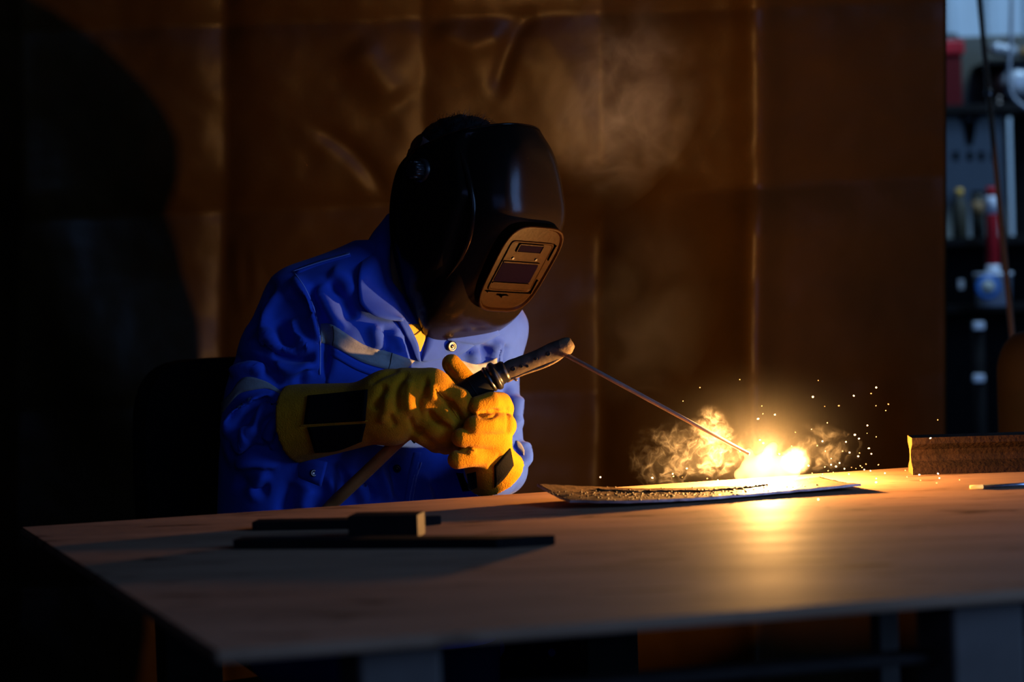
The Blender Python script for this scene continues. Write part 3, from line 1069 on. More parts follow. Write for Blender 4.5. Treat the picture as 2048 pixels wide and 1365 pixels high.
# ---- gloves
VIEW = np.array([0, -1.0, 0])
GR = Field((-0.40, 3.36, 0.82), (-0.02, 3.72, 1.04), 0.0027)
a, b = P(588, 848, HD + .055), P(752, 826, HD)
ax = (a - b) / np.linalg.norm(a - b)
GR.chain([a + ax * .03, b, P(800, 815, HD - .005)], [.0655, .047, .046], .012)
GR.chain([P(780, 800, HD - .01), P(860, 785, HD - .018)], [.046, .038], .03)
GR.ell(P(788, 855, HD - .005), ((1, 0, 0), (0, 1, 0), (0, 0, 1)), (.028, .032, .026), .02)
for pts, r in (([(868, 782, -.022), (918, 800, -.030), (946, 842, -.004), (944, 874, .028)], (.0215, .0190, .0178, .016)),
               ([(856, 812, -.024), (892, 834, -.034), (916, 868, -.012), (914, 890, .016)], (.0195, .0178, .0165, .015)),
               ([(838, 838, -.020), (866, 856, -.030), (890, 878, -.010), (892, 892, .014)], (.0185, .0170, .0158, .0145)),
               ([(818, 852, -.012), (842, 868, -.020), (864, 882, -.004), (872, 890, .014)], (.017, .0160, .0150, .0135)),
               ([(820, 780, .02), (880, 770, .055), (920, 800, .052)], (.024, .020, .017))):
    GR.chain([P(x, y, HD + o_) for x, y, o_ in pts], r, .003)
mo = a + ax * .0
pl = (GR.X - mo[0]) * ax[0] + (GR.Y - mo[1]) * ax[1] + (GR.Z - mo[2]) * ax[2]
GR.f = np.maximum(GR.f, pl.astype(np.float32))
GR.sub(GR.cone(a + ax * .05, b + ax * .03, .0640, .044, only=True), .003)
V, Q = GR.mesh(2)
GL_LINES = [(-6, 7, [(816, 744), (793, 780), (794, 830)]), (-7, 7, [(850, 751), (850, 780), (838, 806), (847, 840)]),
            (-7, 8, [(770, 768), (755, 801), (745, 820)]), (-5, 6, [(818, 834), (828, 858), (846, 866)]),
            (-4, 6, [(776, 826), (791, 855)]), (5, 8, [(775, 790), (772, 820), (760, 848)]), (5, 8, [(822, 760), (816, 800), (822, 830)]),
            (4, 8, [(862, 768), (866, 786), (862, 800)]), (-8, 5, [(872, 779), (898, 810), (911, 832), (920, 846)]),
            (-8, 5, [(854, 821), (869, 838), (884, 851), (904, 862)]), (-5, 3.5, [(900, 800), (916, 826), (926, 846)]),
            (3, 7, [(838, 812), (846, 832), (852, 846)]), (-4, 5, [(740, 768), (765, 752), (800, 738)])]
V = folds(V, Q, GL_LINES, -.3)
V = laplace(V, Q, 1, .4)
glr_bvh = bvh_of(V, Q)
glr = pydata('glove', V, Q, 'leather', person)
glr['label'] = 'yellow suede gauntlet on the nearer hand'
sheet('cuff_patch', glr_bvh, [(616, 793), (680, 787), (736, 780)], [(608, 849), (670, 846), (731, 842)], 16, 8, .0006, .0014, 'patch', glr)
sheet('cuff_patch', glr_bvh, [(615, 855), (675, 851), (732, 848)], [(630, 905), (676, 900), (724, 882)], 16, 8, .0006, .0014, 'patch', glr)
seam('cuff_seam', glr_bvh, [(600, 852), (640, 849), (735, 842)], .0008, 'leather', glr, 20, .0012)
seam('finger_seam', glr_bvh, [(872, 779), (896, 806), (916, 836), (926, 850)], .0014, 'leather', glr, 20, .0)

LF = Field((-0.15, 3.34, 0.76), (0.10, 3.72, 1.05), 0.0027)
LF.ell(P(985, 865, HD + .02), ((1, 0, 0), (0, 1, 0), (0, 0, 1)), (.030, .040, .050), .02)
for pts, r in (([(1004, 818, .028), (1002, 806, .004), (982, 804, -.022), (954, 812, -.034)], (.019, .0165, .0158, .0145)),
               ([(1008, 852, .024), (1008, 848, -.002), (976, 848, -.030), (948, 852, -.044)], (.020, .0178, .0168, .0155)),
               ([(1000, 884, .024), (994, 880, -.002), (950, 876, -.034), (922, 876, -.046)], (.019, .0172, .0165, .0150)),
               ([(988, 912, .024), (976, 912, -.002), (938, 914, -.032), (914, 920, -.042)], (.019, .0172, .0162, .0148))):
    LF.chain([P(x, y, HD + o_) for x, y, o_ in pts], r, .003)
LF.ell(P(982, 880, HD + .008), ((1, 0, 0), (0, 1, 0), (0, 0, 1)), (.028, .024, .046), .010)
LF.chain([P(965, 800, HD + .055), P(930, 765, HD + .066), P(903, 728, HD + .066)], [.022, .0185, .0155], .006)   # thumb
ga, gb = P(966, 905, HD + .015), P(1012, 982, HD + .060)
gx_ = (gb - ga) / np.linalg.norm(gb - ga)
LF.chain([ga, gb], [.036, .056], .010)
mo = P(986, 955, HD + .035) + gx_ * .004
pl = (LF.X - mo[0]) * gx_[0] + (LF.Y - mo[1]) * gx_[1] + (LF.Z - mo[2]) * gx_[2]
LF.f = np.maximum(LF.f, pl.astype(np.float32))
LF.sub(LF.cone(ga + gx_ * .03, gb + gx_ * .02, .034, .058, only=True), .003)
V, Q = LF.mesh(2)
V = folds(V, Q, [(-4, 3.5, [(954, 828), (978, 824), (998, 821)]), (-2.5, 3.5, [(956, 833), (978, 836), (996, 828)]),
                 (-3, 4, [(912, 900), (931, 902), (940, 895)]), (3, 4, [(935, 907), (946, 905), (950, 900)]),
                 (-3, 5, [(978, 942), (990, 925), (1003, 908)]), (-2, 4, [(1012, 810), (1016, 840), (1014, 870)]),
                 (-3, 4, [(890, 725), (900, 742), (912, 752)])], -.3)
gll_bvh = bvh_of(V, Q)
gll = pydata('glove', V, Q, 'leather', person)
gll['label'] = 'yellow suede gauntlet on the further hand, lit by the arc'
sheet('cuff_patch', gll_bvh, [(988, 932), (1004, 915), (1019, 897)], [(989, 976), (1008, 958), (1026, 932)], 8, 6, .0006, .0014, 'patch', gll)
sheet('cuff_patch', gll_bvh, [(912, 946), (935, 948), (952, 944)], [(925, 984), (940, 982), (955, 975)], 8, 6, .0006, .0014, 'patch', gll)  # no real patch: dark sheet stands for the cuff's shadow

# ------------------------------------------------------------------ welding helmet
helmet = thing('welding_helmet', HC, 'black welding helmet tipped down over the face of the person at the table', 'helmet')
hb = np.array([  # back edge f, u, half width ; midline f, u
    (-.228, .070, .098, -.135, .190), (-.228, .040, .110, -.088, .168), (-.218, .010, .115, -.040, .125), (-.200, -.025, .116, -.008, .080),
    (-.175, -.058, .115, -.004, .0), (-.140, -.095, .112, -.004, -.075), (-.108, -.125, .106, -.012, -.118), (-.082, -.150, .092, -.034, -.162),
    (-.066, -.172, .066, -.052, -.194)])
hb = spline(hb, 49)
na = 72
V = []
for row_, (fb_, ub, hw, fm, um) in enumerate(hb):
    for i in range(na + 1):
        t = -1 + 2 * i / na
        a = (1 - abs(t)) * math.pi / 2
        n_ = float(np.interp(row_, [0, 14], [2.45, 3.3]))
        cr = math.cos(a) ** (2 / n_) * (1 if t > 0 else -1)
        sr = math.sin(a) ** (2 / n_)
        f_, u_ = fb_ + (fm - fb_) * sr, ub + (um - ub) * sr
        r_ = hw * cr
        fr = np.interp(u_, [-.12, -.04, .0825, .14], [-.085, -.050, -.078, -.150])
        st = np.clip((fr - f_) / .010, 0, 1)
        st = st * st * (3 - 2 * st) * np.clip((u_ + .15) / .08, 0, 1)
        r_ += (1 if t > 0 else -1) * .010 * st
        V.append(hl(f_, r_, u_))
F = [(i * (na + 1) + j, i * (na + 1) + j + 1, (i + 1) * (na + 1) + j + 1, (i + 1) * (na + 1) + j) for i in range(48) for j in range(na)]
sh = pydata('shell', V, F, 'helmet', helmet)
s = sh.modifiers.new('thickness', 'SOLIDIFY')
s.thickness, s.offset = .0035, 0
# rolled edge bead round the shell
bd = [V[i * (na + 1) + na] for i in range(49)] + [V[48 * (na + 1) + j] for j in range(na - 1, -1, -1)] + [V[i * (na + 1)] for i in range(47, -1, -1)] + [V[j] for j in range(1, na)]
bd.append(bd[0])
tube('edge_bead', bd, .0022, 'helmet', sh, 8, cap=False)


sbv = bvh_of(V, F)
rl = spline([(918, 296), (932, 340), (943, 388), (946, 420), (940, 470), (922, 515), (900, 548), (880, 575)], 40)
tube('side_rib', [cast(sbv, a, b)[0] for a, b in rl], [.0058 * min(1, .35 + i / 8, (40 - i) / 14) for i in range(40)], 'helmet', sh, 12)


def outline(r0, u0, hr, hu, n=56, e=5.0, taper=0.0):
    out = []
    for i in range(n):
        t = 2 * math.pi * i / n
        c, s_ = math.cos(t), math.sin(t)
        x_, y_ = math.copysign(abs(c) ** (2 / e), c) * hr, math.copysign(abs(s_) ** (2 / e), s_) * hu
        x_ *= 1 + taper * y_ / hu
        out.append((r0 + x_, u0 + y_))
    return out


def fplate(name, outl, f0, f1, m, parent, inner=None, dish=0.0):
    """A plate facing along the helmet's front, with a bevelled face."""
    n = len(outl)
    rings = [(f0, 1.0), (f1 - .001, 1.0), (f1, .985)]
    cr, cu = np.mean([q[0] for q in outl]), np.mean([q[1] for q in outl])
    if inner:
        rings += [(f1, .955), (f1 - inner, .925)]
    V = [hl(f, cr + (r - cr) * k, cu + (u - cu) * k) for f, k in rings for r, u in outl]
    F = [(i * n + j, i * n + (j + 1) % n, (i + 1) * n + (j + 1) % n, (i + 1) * n + j) for i in range(len(rings) - 1) for j in range(n)]
    F.append(tuple((len(rings) - 1) * n + j for j in range(n)))
    F.append(tuple(range(n))[::-1])
    bm = bmesh.new()
    vs = [bm.verts.new(tuple(v)) for v in V]
    for f in F:
        bm.faces.new([vs[i] for i in f])
    return from_bm(name, bm, m, parent)


fr_ = fplate('lens_frame', outline(.003, -.001, .067, .084, 64, 3.8, .05), -.014, .007, 'frame', helmet, .0035)
fplate('cover_panel', outline(.004, .004, .0505, .049, 40, 14), .001, .0058, 'frame', fr_, .001)
fplate('lens', outline(.010, -.0075, .0425, .0185, 40, 20), .002, .0066, 'lens', fr_)
fplate('lens_rim', outline(.010, .0130, .0430, .0012, 24, 10), .002, .0080, 'frame', fr_)
fplate('lens_rim', outline(.010, -.0280, .0430, .0012, 24, 10), .002, .0080, 'frame', fr_)
fplate('small_window', outline(.007, .0405, .0270, .0066, 40, 20), .002, .0066, 'lens', fr_)
for r0, u0, hr, hu in ((.007, .0480, .0280, .0009), (.007, .0330, .0280, .0009), (.0352, .0405, .0009, .0075), (-.0212, .0405, .0009, .0075)):
    fplate('window_rim', outline(r0, u0, hr, hu, 20, 10), .002, .0078, 'frame', fr_)
fplate('side_clip', outline(-.0475, .036, .0014, .015, 20, 8), .002, .0092, 'frame', fr_)
fplate('side_clip', outline(-.0475, -.032, .0014, .014, 20, 8), .002, .0092, 'frame', fr_)
fplate('panel_edge', outline(.004, -.0465, .050, .0012, 24, 10), .002, .0085, 'frame', fr_)
fplate('latch', outline(.012, -.0520, .0085, .0030, 24, 4), .002, .0125, 'frame', fr_)
for r0 in (.034, -.020):
    fplate('screw', outline(r0, .0200, .0022, .0022, 16, 2), .002, .0070, 'black', fr_)
# pivot knob with grips, adjusting holes
kc = hl(-.178, .1235, .062)
kn_ = lathe('pivot_knob', kc, HR, [(-.008, .019), (.004, .019), (.006, .014), (.006, .0125), (.020, .0125), (.022, .0105), (.022, .001)], 'black', helmet, 28)
KA, KB = HF, HU
for i in range(10):
    t = 2 * math.pi * i / 10
    p0 = kc + (KA * math.cos(t) + KB * math.sin(t)) * .0122
    tube('grip_rib', [p0 + HR * .006, p0 + HR * .021], .0022, 'black', kn_, 8)
for i in range(4):
    q = hl(-.186 + .006 * i, .1228, .030 - .0065 * i)
    lathe('adjusting_hole', q, HR, [(-.001, .0022), (.0012, .0022), (.0012, .0005)], 'hole', helmet, 10)
# headband
ang = np.linspace(0, 2 * np.pi, 60)
for nm, c0, cu, ru, rf, wd in (('headband', -.195, .085, .0, .104, .014),):
    V, F = [], []
    for t in ang:
        for w_, g in ((-wd, 1.0), (wd, .96)):
            q = (c0 + .104 * math.cos(t) * g, .086 * math.sin(t) * g, cu + .030 * math.cos(t) + w_)
            V.append(hl(*q))
    for i in range(59):
        F.append((2 * i, 2 * i + 2, 2 * i + 3, 2 * i + 1))
    o = pydata('headband', V, F, 'band', helmet)
    s = o.modifiers.new('thickness', 'SOLIDIFY')
    s.thickness = .003
V, F = [], []
for t in np.linspace(-1.45, 1.45, 40):
    for w_ in (-.018, .018):
        V.append(hl(-.155 + w_, .090 * math.sin(t), .040 + .111 * math.cos(t) - .12 * max(-w_, 0)))
F = [(2 * i, 2 * i + 2, 2 * i + 3, 2 * i + 1) for i in range(39)]
o = pydata('crown_strap', V, F, 'band', helmet)
s = o.modifiers.new('thickness', 'SOLIDIFY')
s.thickness = .003
for t in (.05, .22, .40, .58):
    for w_ in (-.006, .006):
        q = hl(-.152 + w_, .0915 * math.sin(t), .040 + .1125 * math.cos(t))
        nn = hl(-.152 + w_, .10 * math.sin(t), .040 + .123 * math.cos(t)) - q
        lathe('strap_hole', q, nn, [(-.002, .0022), (.0015, .0022), (.0015, .0004)], 'hole', o, 8)
lathe('ratchet_dial', hl(-.302, 0, .035), -HF, [(-.01, .030), (.006, .030), (.010, .024), (.018, .022), (.018, .001)], 'black', helmet, 24)

# ------------------------------------------------------------------ electrode holder, cable and rod
HY = HD + .012
holder = thing('electrode_holder', P(960, 775, HY), 'black handled welding electrode holder with a scorched jaw gripped in yellow gloves', 'welding tool')


def pxtube(name, pts, rpx, m, parent, n=30, seg=20, flat=1.0, Y=HY):
    pp = spline([P(a, b, Y) for a, b in pts], n)
    rr = spline([(r,) for r in rpx], n)[:, 0] * Y / FPX
    return tube(name, pp, rr, m, parent, seg, flat)


hd = pxtube('handle', [(815, 868), (880, 824), (940, 783), (985, 756)], [24, 26, 26, 25], 'blackrub', holder)
for i, (x_, y_) in enumerate(((930, 790), (946, 779))):
    dx, dy = 9 * .82, -9 * .57
    pxtube('handle_rib', [(x_, y_), (x_ + 1.6, y_ - 1.1), (x_ + 3.2, y_ - 2.2)], [25.5, 26.8, 25.5], 'blackrub', hd, 5)
co = pxtube('collar', [(982, 757), (988, 754), (994, 751), (998, 749), (1004, 746), (1010, 743), (1014, 741)], [24, 29, 29, 23, 22, 22, 19], 'black', holder, 36)
pxtube('collar_ring', [(974, 762), (979, 759), (984, 756)], [24, 27.5, 24], 'black', co, 9)
pxtube('jaw', [(1008, 745), (1022, 738), (1040, 731), (1075, 717), (1105, 704), (1126, 696), (1136, 692)], [15, 18, 17.5, 17, 18.5, 18, 15], 'jaw', holder, 40, 20, .62)
pxtube('jaw_tip', [(1118, 699), (1130, 694), (1139, 690), (1145, 688), (1147, 687)], [17.5, 18.2, 16, 10, 3], 'ash', holder, 24, 20, .64)
pxtube('jaw_lit_edge', [(1014, 764), (1045, 749), (1085, 735), (1112, 722), (1132, 708)], [2.6, 3, 3.2, 3.4, 2.5], 'ash', holder, 24, 10)  # pale strip added for the arc light along the jaw's lower edge
vn = -np.array(ray(1080, 720)); vn /= np.linalg.norm(vn)
for x_, y_, r in ((1097, 708, 5), (1072, 718, 3), (1027, 738, 5), (1043, 733, 3.4), (1055, 733, 3)):
    lathe('jaw_hole', P(x_, y_, HY) + vn * .0088, vn, [(-.004, r * .00078), (.0006, r * .00078), (.0008, r * .0005), (.0004, r * .0003), (.0004, .00005)], 'hole', holder, 14)
pxtube('jaw_screw', [(1024, 754), (1031, 759), (1034, 762)], [3, 3, 2.4], 'snap', holder, 6, 8)
cab = spline([P(815, 868, HY), P(790, 890, HY + .004), P(740, 938, HY + .02), P(690, 985, HY + .03), P(655, 1020, HY + .04), P(600, 1090, HY + .03), P(560, 1180, HY + .02)], 60)
tube('cable', cab, .0098, 'cable', holder, 16)
# electrode
tip = ARC + np.array([-.030, -.030, .004])
e0 = P(1118, 702, HY)
rodt = thing('welding_electrode', (e0 + tip) / 2, 'thin grey flux-coated welding rod reaching down from the holder jaw to the arc', 'electrode')
d_ = tip - P(1134, 711, HY)
e1 = P(1134, 711, HY)
tube('coated_rod', [e1 - d_ * .03, e1 + d_ * .3, e1 + d_ * .6, tip], [.0037, .0036, .0033, .0026], 'rod', rodt, 14)
# ------------------------------------------------------------------ chair behind the welder
cb = P(735, 1000, D) * np.array([1, 1, 0]) - BF * .02
chair = thing('office_chair', cb, 'black padded chair under the seated welder, its rounded back in the shadow', 'chair')
obox('seat', cb + [0, 0, .435], BR, BF, ez, .24, .23, .035, 'blackrub', chair, .02)
bc = P(452, 870, D + .20)
bz = P(452, 716, D + .20)[2]
bw = .155
pr = outline(0, 0, bw, .20, 40, 4)
V = []
for k_ in (.0, .05):
    for r_, u_ in pr:
        V.append(np.array([bc[0], bc[1], bz - .20]) + BR * r_ + ez * u_ - BF * k_)
n = len(pr)
F = [(i, (i + 1) % n, n + (i + 1) % n, n + i) for i in range(n)] + [tuple(range(n))[::-1], tuple(range(n, 2 * n))]
pydata('backrest', V, F, 'blackrub', chair, smooth=False)
tube('back_post', [np.array([bc[0], bc[1], bz - .30]) - BF * .03, np.array([bc[0], bc[1], .52]) - BF * .05, cb - BF * .18 + [0, 0, .41], cb + [0, 0, .40]], .016, 'black', chair, 12)
tube('gas_column', [cb + [0, 0, .42], cb + [0, 0, .10]], .028, 'black', chair, 14)
for i in range(5):
    t = 2 * math.pi * i / 5 + .3
    e = cb + np.array([math.cos(t) * .27, math.sin(t) * .27, .075])
    tube('foot', [cb + [0, 0, .12], (cb + [0, 0, .12] + e) / 2 + [0, 0, .01], e], [.024, .02, .015], 'black', chair, 10)
    lathe('caster', e + [0, 0, -.045] - np.array([-math.sin(t), math.cos(t), 0]) * .015, np.array([-math.sin(t), math.cos(t), 0]), [(0, .026), (.03, .026), (.03, .005)], 'blackrub', chair, 14)


# ------------------------------------------------------------------ arc, smoke and sparks
def volume_mat(name, dens, color, aniso=0.0, kind='wisp', emis=None, estr=0.0, scale=16.0, warp=.05, sharp=7.0, step=.1, wscale=9.0, soft=.9, lowp=.42):
    m = bpy.data.materials.new(name)
    m.use_nodes = True
    nt = m.node_tree
    nt.nodes.clear()
    out = nt.nodes.new('ShaderNodeOutputMaterial')
    if kind == 'flame':
        e = nt.nodes.new('ShaderNodeEmission')
        e.inputs[0].default_value = (*emis, 1)
        e.inputs[1].default_value = estr
        nt.links.new(e.outputs[0], out.inputs['Volume'])
        return m
    sc = nt.nodes.new('ShaderNodeVolumeScatter')
    sc.inputs['Color'].default_value = (*color, 1)
    sc.inputs['Anisotropy'].default_value = aniso
    nt.links.new(sc.outputs[0], out.inputs['Volume'])
    L = nt.links.new

    def math_(op, a, b=None, clamp=False):
        n_ = nt.nodes.new('ShaderNodeMath')
        n_.operation = op
        n_.use_clamp = clamp
        for i_, v_ in enumerate((a, b)):
            if v_ is None:
                continue
            if isinstance(v_, (int, float)):
                n_.inputs[i_].default_value = v_
            else:
                L(v_, n_.inputs[i_])
        return n_.outputs[0]

    tc = nt.nodes.new('ShaderNodeTexCoord')
    vl = nt.nodes.new('ShaderNodeVectorMath')
    vl.operation = 'SUBTRACT'
    L(tc.outputs['Generated'], vl.inputs[0])
    vl.inputs[1].default_value = (.5, .5, .5)
    ln = nt.nodes.new('ShaderNodeVectorMath')
    ln.operation = 'LENGTH'
    L(vl.outputs[0], ln.inputs[0])
    r = math_('MULTIPLY', ln.outputs['Value'], 2.0)
    fall = nt.nodes.new('ShaderNodeMapRange')
    fall.interpolation_type = 'SMOOTHSTEP'
    L(r, fall.inputs[0])
    fall.inputs[1].default_value, fall.inputs[2].default_value = 1.0, 1.0 - soft
    fall.inputs[3].default_value, fall.inputs[4].default_value = 0.0, 1.0
    d = fall.outputs[0]
    if kind == 'haze':
        d = math_('MULTIPLY', d, d)
    if kind == 'wisp':
        nw = nt.nodes.new('ShaderNodeTexNoise')
        nw.inputs['Scale'].default_value = wscale
        nw.inputs['Detail'].default_value = 2
        L(tc.outputs['Object'], nw.inputs[0])
        sb = nt.nodes.new('ShaderNodeVectorMath')
        sb.operation = 'SUBTRACT'
        L(nw.outputs['Color'], sb.inputs[0])
        sb.inputs[1].default_value = (.5, .5, .5)
        ml = nt.nodes.new('ShaderNodeVectorMath')
        ml.operation = 'SCALE'
        L(sb.outputs[0], ml.inputs[0])
        ml.inputs['Scale'].default_value = warp
        ad = nt.nodes.new('ShaderNodeVectorMath')
        ad.operation = 'ADD'
        L(tc.outputs['Object'], ad.inputs[0])
        L(ml.outputs[0], ad.inputs[1])
        nf = nt.nodes.new('ShaderNodeTexNoise')
        nf.inputs['Scale'].default_value = scale
        nf.inputs['Detail'].default_value = 3.5
        nf.inputs['Roughness'].default_value = .55
        L(ad.outputs[0], nf.inputs[0])
        a_ = math_('ABSOLUTE', math_('MULTIPLY', math_('SUBTRACT', nf.outputs[0], .5), 4.0))
        rdg = math_('POWER', math_('SUBTRACT', 1.0, a_, True), sharp)
        nl = nt.nodes.new('ShaderNodeTexNoise')
        nl.inputs['Scale'].default_value = wscale * .9
        nl.inputs['Detail'].default_value = 1
        L(ad.outputs[0], nl.inputs[0])
        lo = nt.nodes.new('ShaderNodeMapRange')
        L(nl.outputs[0], lo.inputs[0])
        lo.inputs[1].default_value, lo.inputs[2].default_value = lowp, .62
        d = math_('MULTIPLY', d, math_('ADD', math_('MULTIPLY', rdg, math_('ADD', lo.outputs[0], .15)), math_('MULTIPLY', lo.outputs[0], .04)))
    L(math_('MULTIPLY', d, dens), sc.inputs['Density'])
    m.cycles.volume_step_rate = step
    return m


def puff(name, c, axes, r, m, label, parent=None):
    """An egg of air that holds smoke; the material thins it out to nothing at its rim."""
    bm = bmesh.new()
    bmesh.ops.create_icosphere(bm, subdivisions=3, radius=1.0)
    me = bpy.data.meshes.new(name)
    bm.to_mesh(me)
    bm.free()
    o = link(name, me, m)
    A = np.array([np.array(a_) * k for a_, k in zip(axes, r)]).T
    me.transform(Matrix(((*A[0], 0), (*A[1], 0), (*A[2], 0), (0, 0, 0, 1))))
    o.location = c
    tag(o, label, 'smoke', None, 'stuff')
    return o


AY = ARC[1]
IM = (CX, CF, CY)


def rot_axes(deg):
    t = math.radians(deg)
    return (CX * math.cos(t) + CY * math.sin(t), CF, CY * math.cos(t) - CX * math.sin(t))


ff = Field(ARC - .10, ARC + .10, .0025)  # arc plus the brightly lit smoke lumps round it, all given emission
for x_, y_, r_ in ((1500, 936, 20), (1528, 934, 27), (1560, 936, 25), (1585, 940, 18), (1540, 903, 13), (1547, 893, 9), (1497, 908, 11), (1480, 950, 13), (1515, 954, 20), (1560, 956, 16)):
    rr = r_ * AY / FPX
    c = P(x_, y_, AY + .006)
    ff.ell(c, np.eye(3), (rr, rr, rr), .006)
V, Q = ff.mesh(2)
fl_ = pydata('welding_arc', V, Q, volume_mat('arc_smoke_glow', 0, (1, 1, 1), kind='flame', emis=(1.0, .55, .17), estr=130.0))
tag(fl_, 'white hot welding arc and brightly lit smoke between the rod tip and the steel plate', 'welding arc')

wisp_lit = volume_mat('smoke_wisps', 30.0, (.95, .9, .85), scale=32, warp=.055, sharp=16, wscale=28, step=.05)
puff('smoke', P(1412, 898, AY + .03), rot_axes(-28), (88 * AY / FPX, .016, 76 * AY / FPX), wisp_lit, 'dense curling smoke rising beside the rod, left of the arc')
puff('smoke', P(1418, 858, AY + .02), rot_axes(60), (58 * AY / FPX, .014, 42 * AY / FPX), wisp_lit, 'curled top of the smoke cloud above the rod')
wisp_faint = volume_mat('smoke_faint', 16.0, (.95, .9, .85), scale=34, warp=.05, sharp=14, wscale=26, step=.06)
puff('smoke', P(1335, 915, AY + .04), rot_axes(-10), (95 * AY / FPX, .014, 85 * AY / FPX), wisp_faint, 'thin curls of smoke drifting low over the left of the plate')
puff('smoke', P(1640, 895, AY + .05), rot_axes(-15), (110 * AY / FPX, .014, 50 * AY / FPX), volume_mat('smoke_trails', 10.0, (.95, .9, .85), scale=30, warp=.06, sharp=16, wscale=20, step=.06), 'faint smoke trails on the sparks side of the arc')
puff('smoke', P(1592, 922, AY + .012), rot_axes(0), (34 * AY / FPX, .028, 32 * AY / FPX), volume_mat('smoke_puff', 9.0, (.98, .95, .92), scale=42, warp=.05, sharp=3, wscale=40, step=.1, soft=.7, lowp=.3), 'bright round smoke puff right against the arc')
puff('smoke', P(1500, 880, AY + .03), rot_axes(0), (330 * AY / FPX, .20, 210 * AY / FPX), volume_mat('arc_haze', .07, (1, .95, .9), kind='haze', step=.6, soft=1.0), 'thin haze glowing round the arc')
high = volume_mat('smoke_high', 1.7, (.95, .93, .92), scale=13, warp=.16, sharp=3, wscale=7, step=.2, lowp=.40, soft=1.0)
puff('smoke', P(1240, 190, HD + .12), rot_axes(62), (290 * AY / FPX, .13, 175 * AY / FPX), high, 'pale smoke drifting up past the top of the helmet')
puff('smoke', P(1290, 600, HD + .30), rot_axes(70), (330 * AY / FPX, .10, 170 * AY / FPX), volume_mat('smoke_mid', .2, (.95, .93, .92), scale=9, warp=.25, sharp=2.2, wscale=6, step=.25, lowp=.4), 'thin smoke between the helmet and the tarpaulin')

SP = [(787, 80, 3), (711, 141, 2), (967, 44, 2), (1320, 48, 2), (1296, 122, 5), (1480, 117, 4), (1581, 80, 4), (1558, 107, 3), (1636, 155, 3), (1580, 162, 3),
      (1624, 184, 3), (1413, 162, 3), (1349, 165, 2), (1066, 163, 2), (1071, 198, 2), (1049, 221, 4), (1125, 202, 4), (1361, 239, 3), (1541, 251, 4), (1858, 226, 3),
      (1217, 282, 3), (1290, 268, 2), (1485, 293, 5), (1503, 310, 4), (1540, 286, 2), (1581, 302, 3), (1445, 325, 4), (1339, 322, 4), (1316, 342, 3), (1201, 344, 3),
      (1057, 316, 3), (1072, 330, 4), (1548, 354, 4), (1559, 379, 4), (1461, 373, 4), (1430, 367, 3), (1506, 375, 3), (1500, 390, 4), (1352, 367, 3), (1416, 420, 4),
      (1400, 436, 5), (1378, 428, 4), (1438, 446, 4), (1458, 470, 4), (1350, 438, 3), (1378, 400, 3), (1517, 440, 3), (1527, 450, 4), (1555, 455, 4), (1535, 425, 3),
      (1591, 428, 3), (1620, 466, 4), (1581, 490, 4), (1580, 507, 5), (1712, 453, 3), (1775, 473, 4), (1781, 498, 3), (1825, 308, 4), (1855, 330, 3), (1859, 468, 4), (1865, 488, 4),
      (1853, 510, 3), (1720, 483, 3), (1956, 496, 3), (1145, 380, 4), (1277, 432, 4), (920, 307, 3), (883, 367, 3), (967, 368, 3), (831, 386, 2), (573, 487, 4),
      (665, 469, 4), (728, 445, 4), (339, 484, 4), (708, 484, 2), (668, 480, 3), (735, 530, 3), (868, 498, 4), (820, 490, 3), (876, 565, 4), (1320, 584, 4),
      (1311, 492, 4), (1275, 492, 3), (1293, 467, 3), (1340, 470, 3), (1365, 455, 3), (1388, 462, 2), (1490, 445, 2), (1510, 433, 3), (1470, 440, 2)]
spark_mats = [mat('spark_white', (.9, .7, .4), .5, emit=(1.0, .62, .30), estr=9.0), mat('spark_orange', (.9, .5, .2), .5, emit=(1.0, .42, .10), estr=2.6)]
meshes = []
for mi in range(2):
    bm = bmesh.new()
    bmesh.ops.create_icosphere(bm, subdivisions=2, radius=1.0)
    me = bpy.data.meshes.new('spark')
    bm.to_mesh(me)
    bm.free()
    me.materials.append(spark_mats[mi])
    me.polygons.foreach_set('use_smooth', [True] * len(me.polygons))
    meshes.append(me)
for i, (x_, y_, s_) in enumerate(SP):
    px, py = 1050 + x_ / 2.2505, 740 + y_ / 2.2505
    Yd = AY + rnd.uniform(-.10, .06)
    low = P(px, py, Yd)
    if low[2] < TZ + .006:
        low = T(px, py, TZ + .006)
    o = bpy.data.objects.new('spark', meshes[0 if s_ >= 4 else 1])
    COL.objects.link(o)
    o.location = low
    r_ = s_ * .00027
    st = rnd.choice((1, 1, 1.2, 1.5))
    if (x_, y_) == (1855, 330):
        st = 5
    o.scale = (r_ * st, r_, r_)
    o.rotation_euler = (0, rnd.uniform(-.6, .9) if st < 4 else .75, 0)
    look = 'bright white-hot spark' if s_ >= 4 else 'small dim orange spark'
    if st == 5:
        lb, gp = 'short orange spark streak dropping over the sawn end of the rail', 'spark streak'
    elif px > 1815:
        zone = 'flying just above the rail' if py < 905 else 'low over the table before the rail'
    elif px < 1470:
        zone = 'in the air over the welding rod' if py < 900 else 'low over the work plate on the rod side of the arc'
    elif px < 1600 and py < 900:
        zone = 'in the air straight above the arc'
    elif py < 850:
        zone = 'high in the air between the arc and the rail'
    elif py < 920:
        zone = 'at smoke height between the arc and the rail'
    elif py > 975:
        zone = 'on the bare table in front of the work plate'
    else:
        zone = 'near the table top between the arc and the rail'
    if st != 5:
        lb, gp = look + ' ' + zone, look + 's ' + zone
    tag(o, lb, 'spark', gp)
# ------------------------------------------------------------------ clutter beyond the tarpaulin's edge
RY = 7.0
MX = RY / FPX


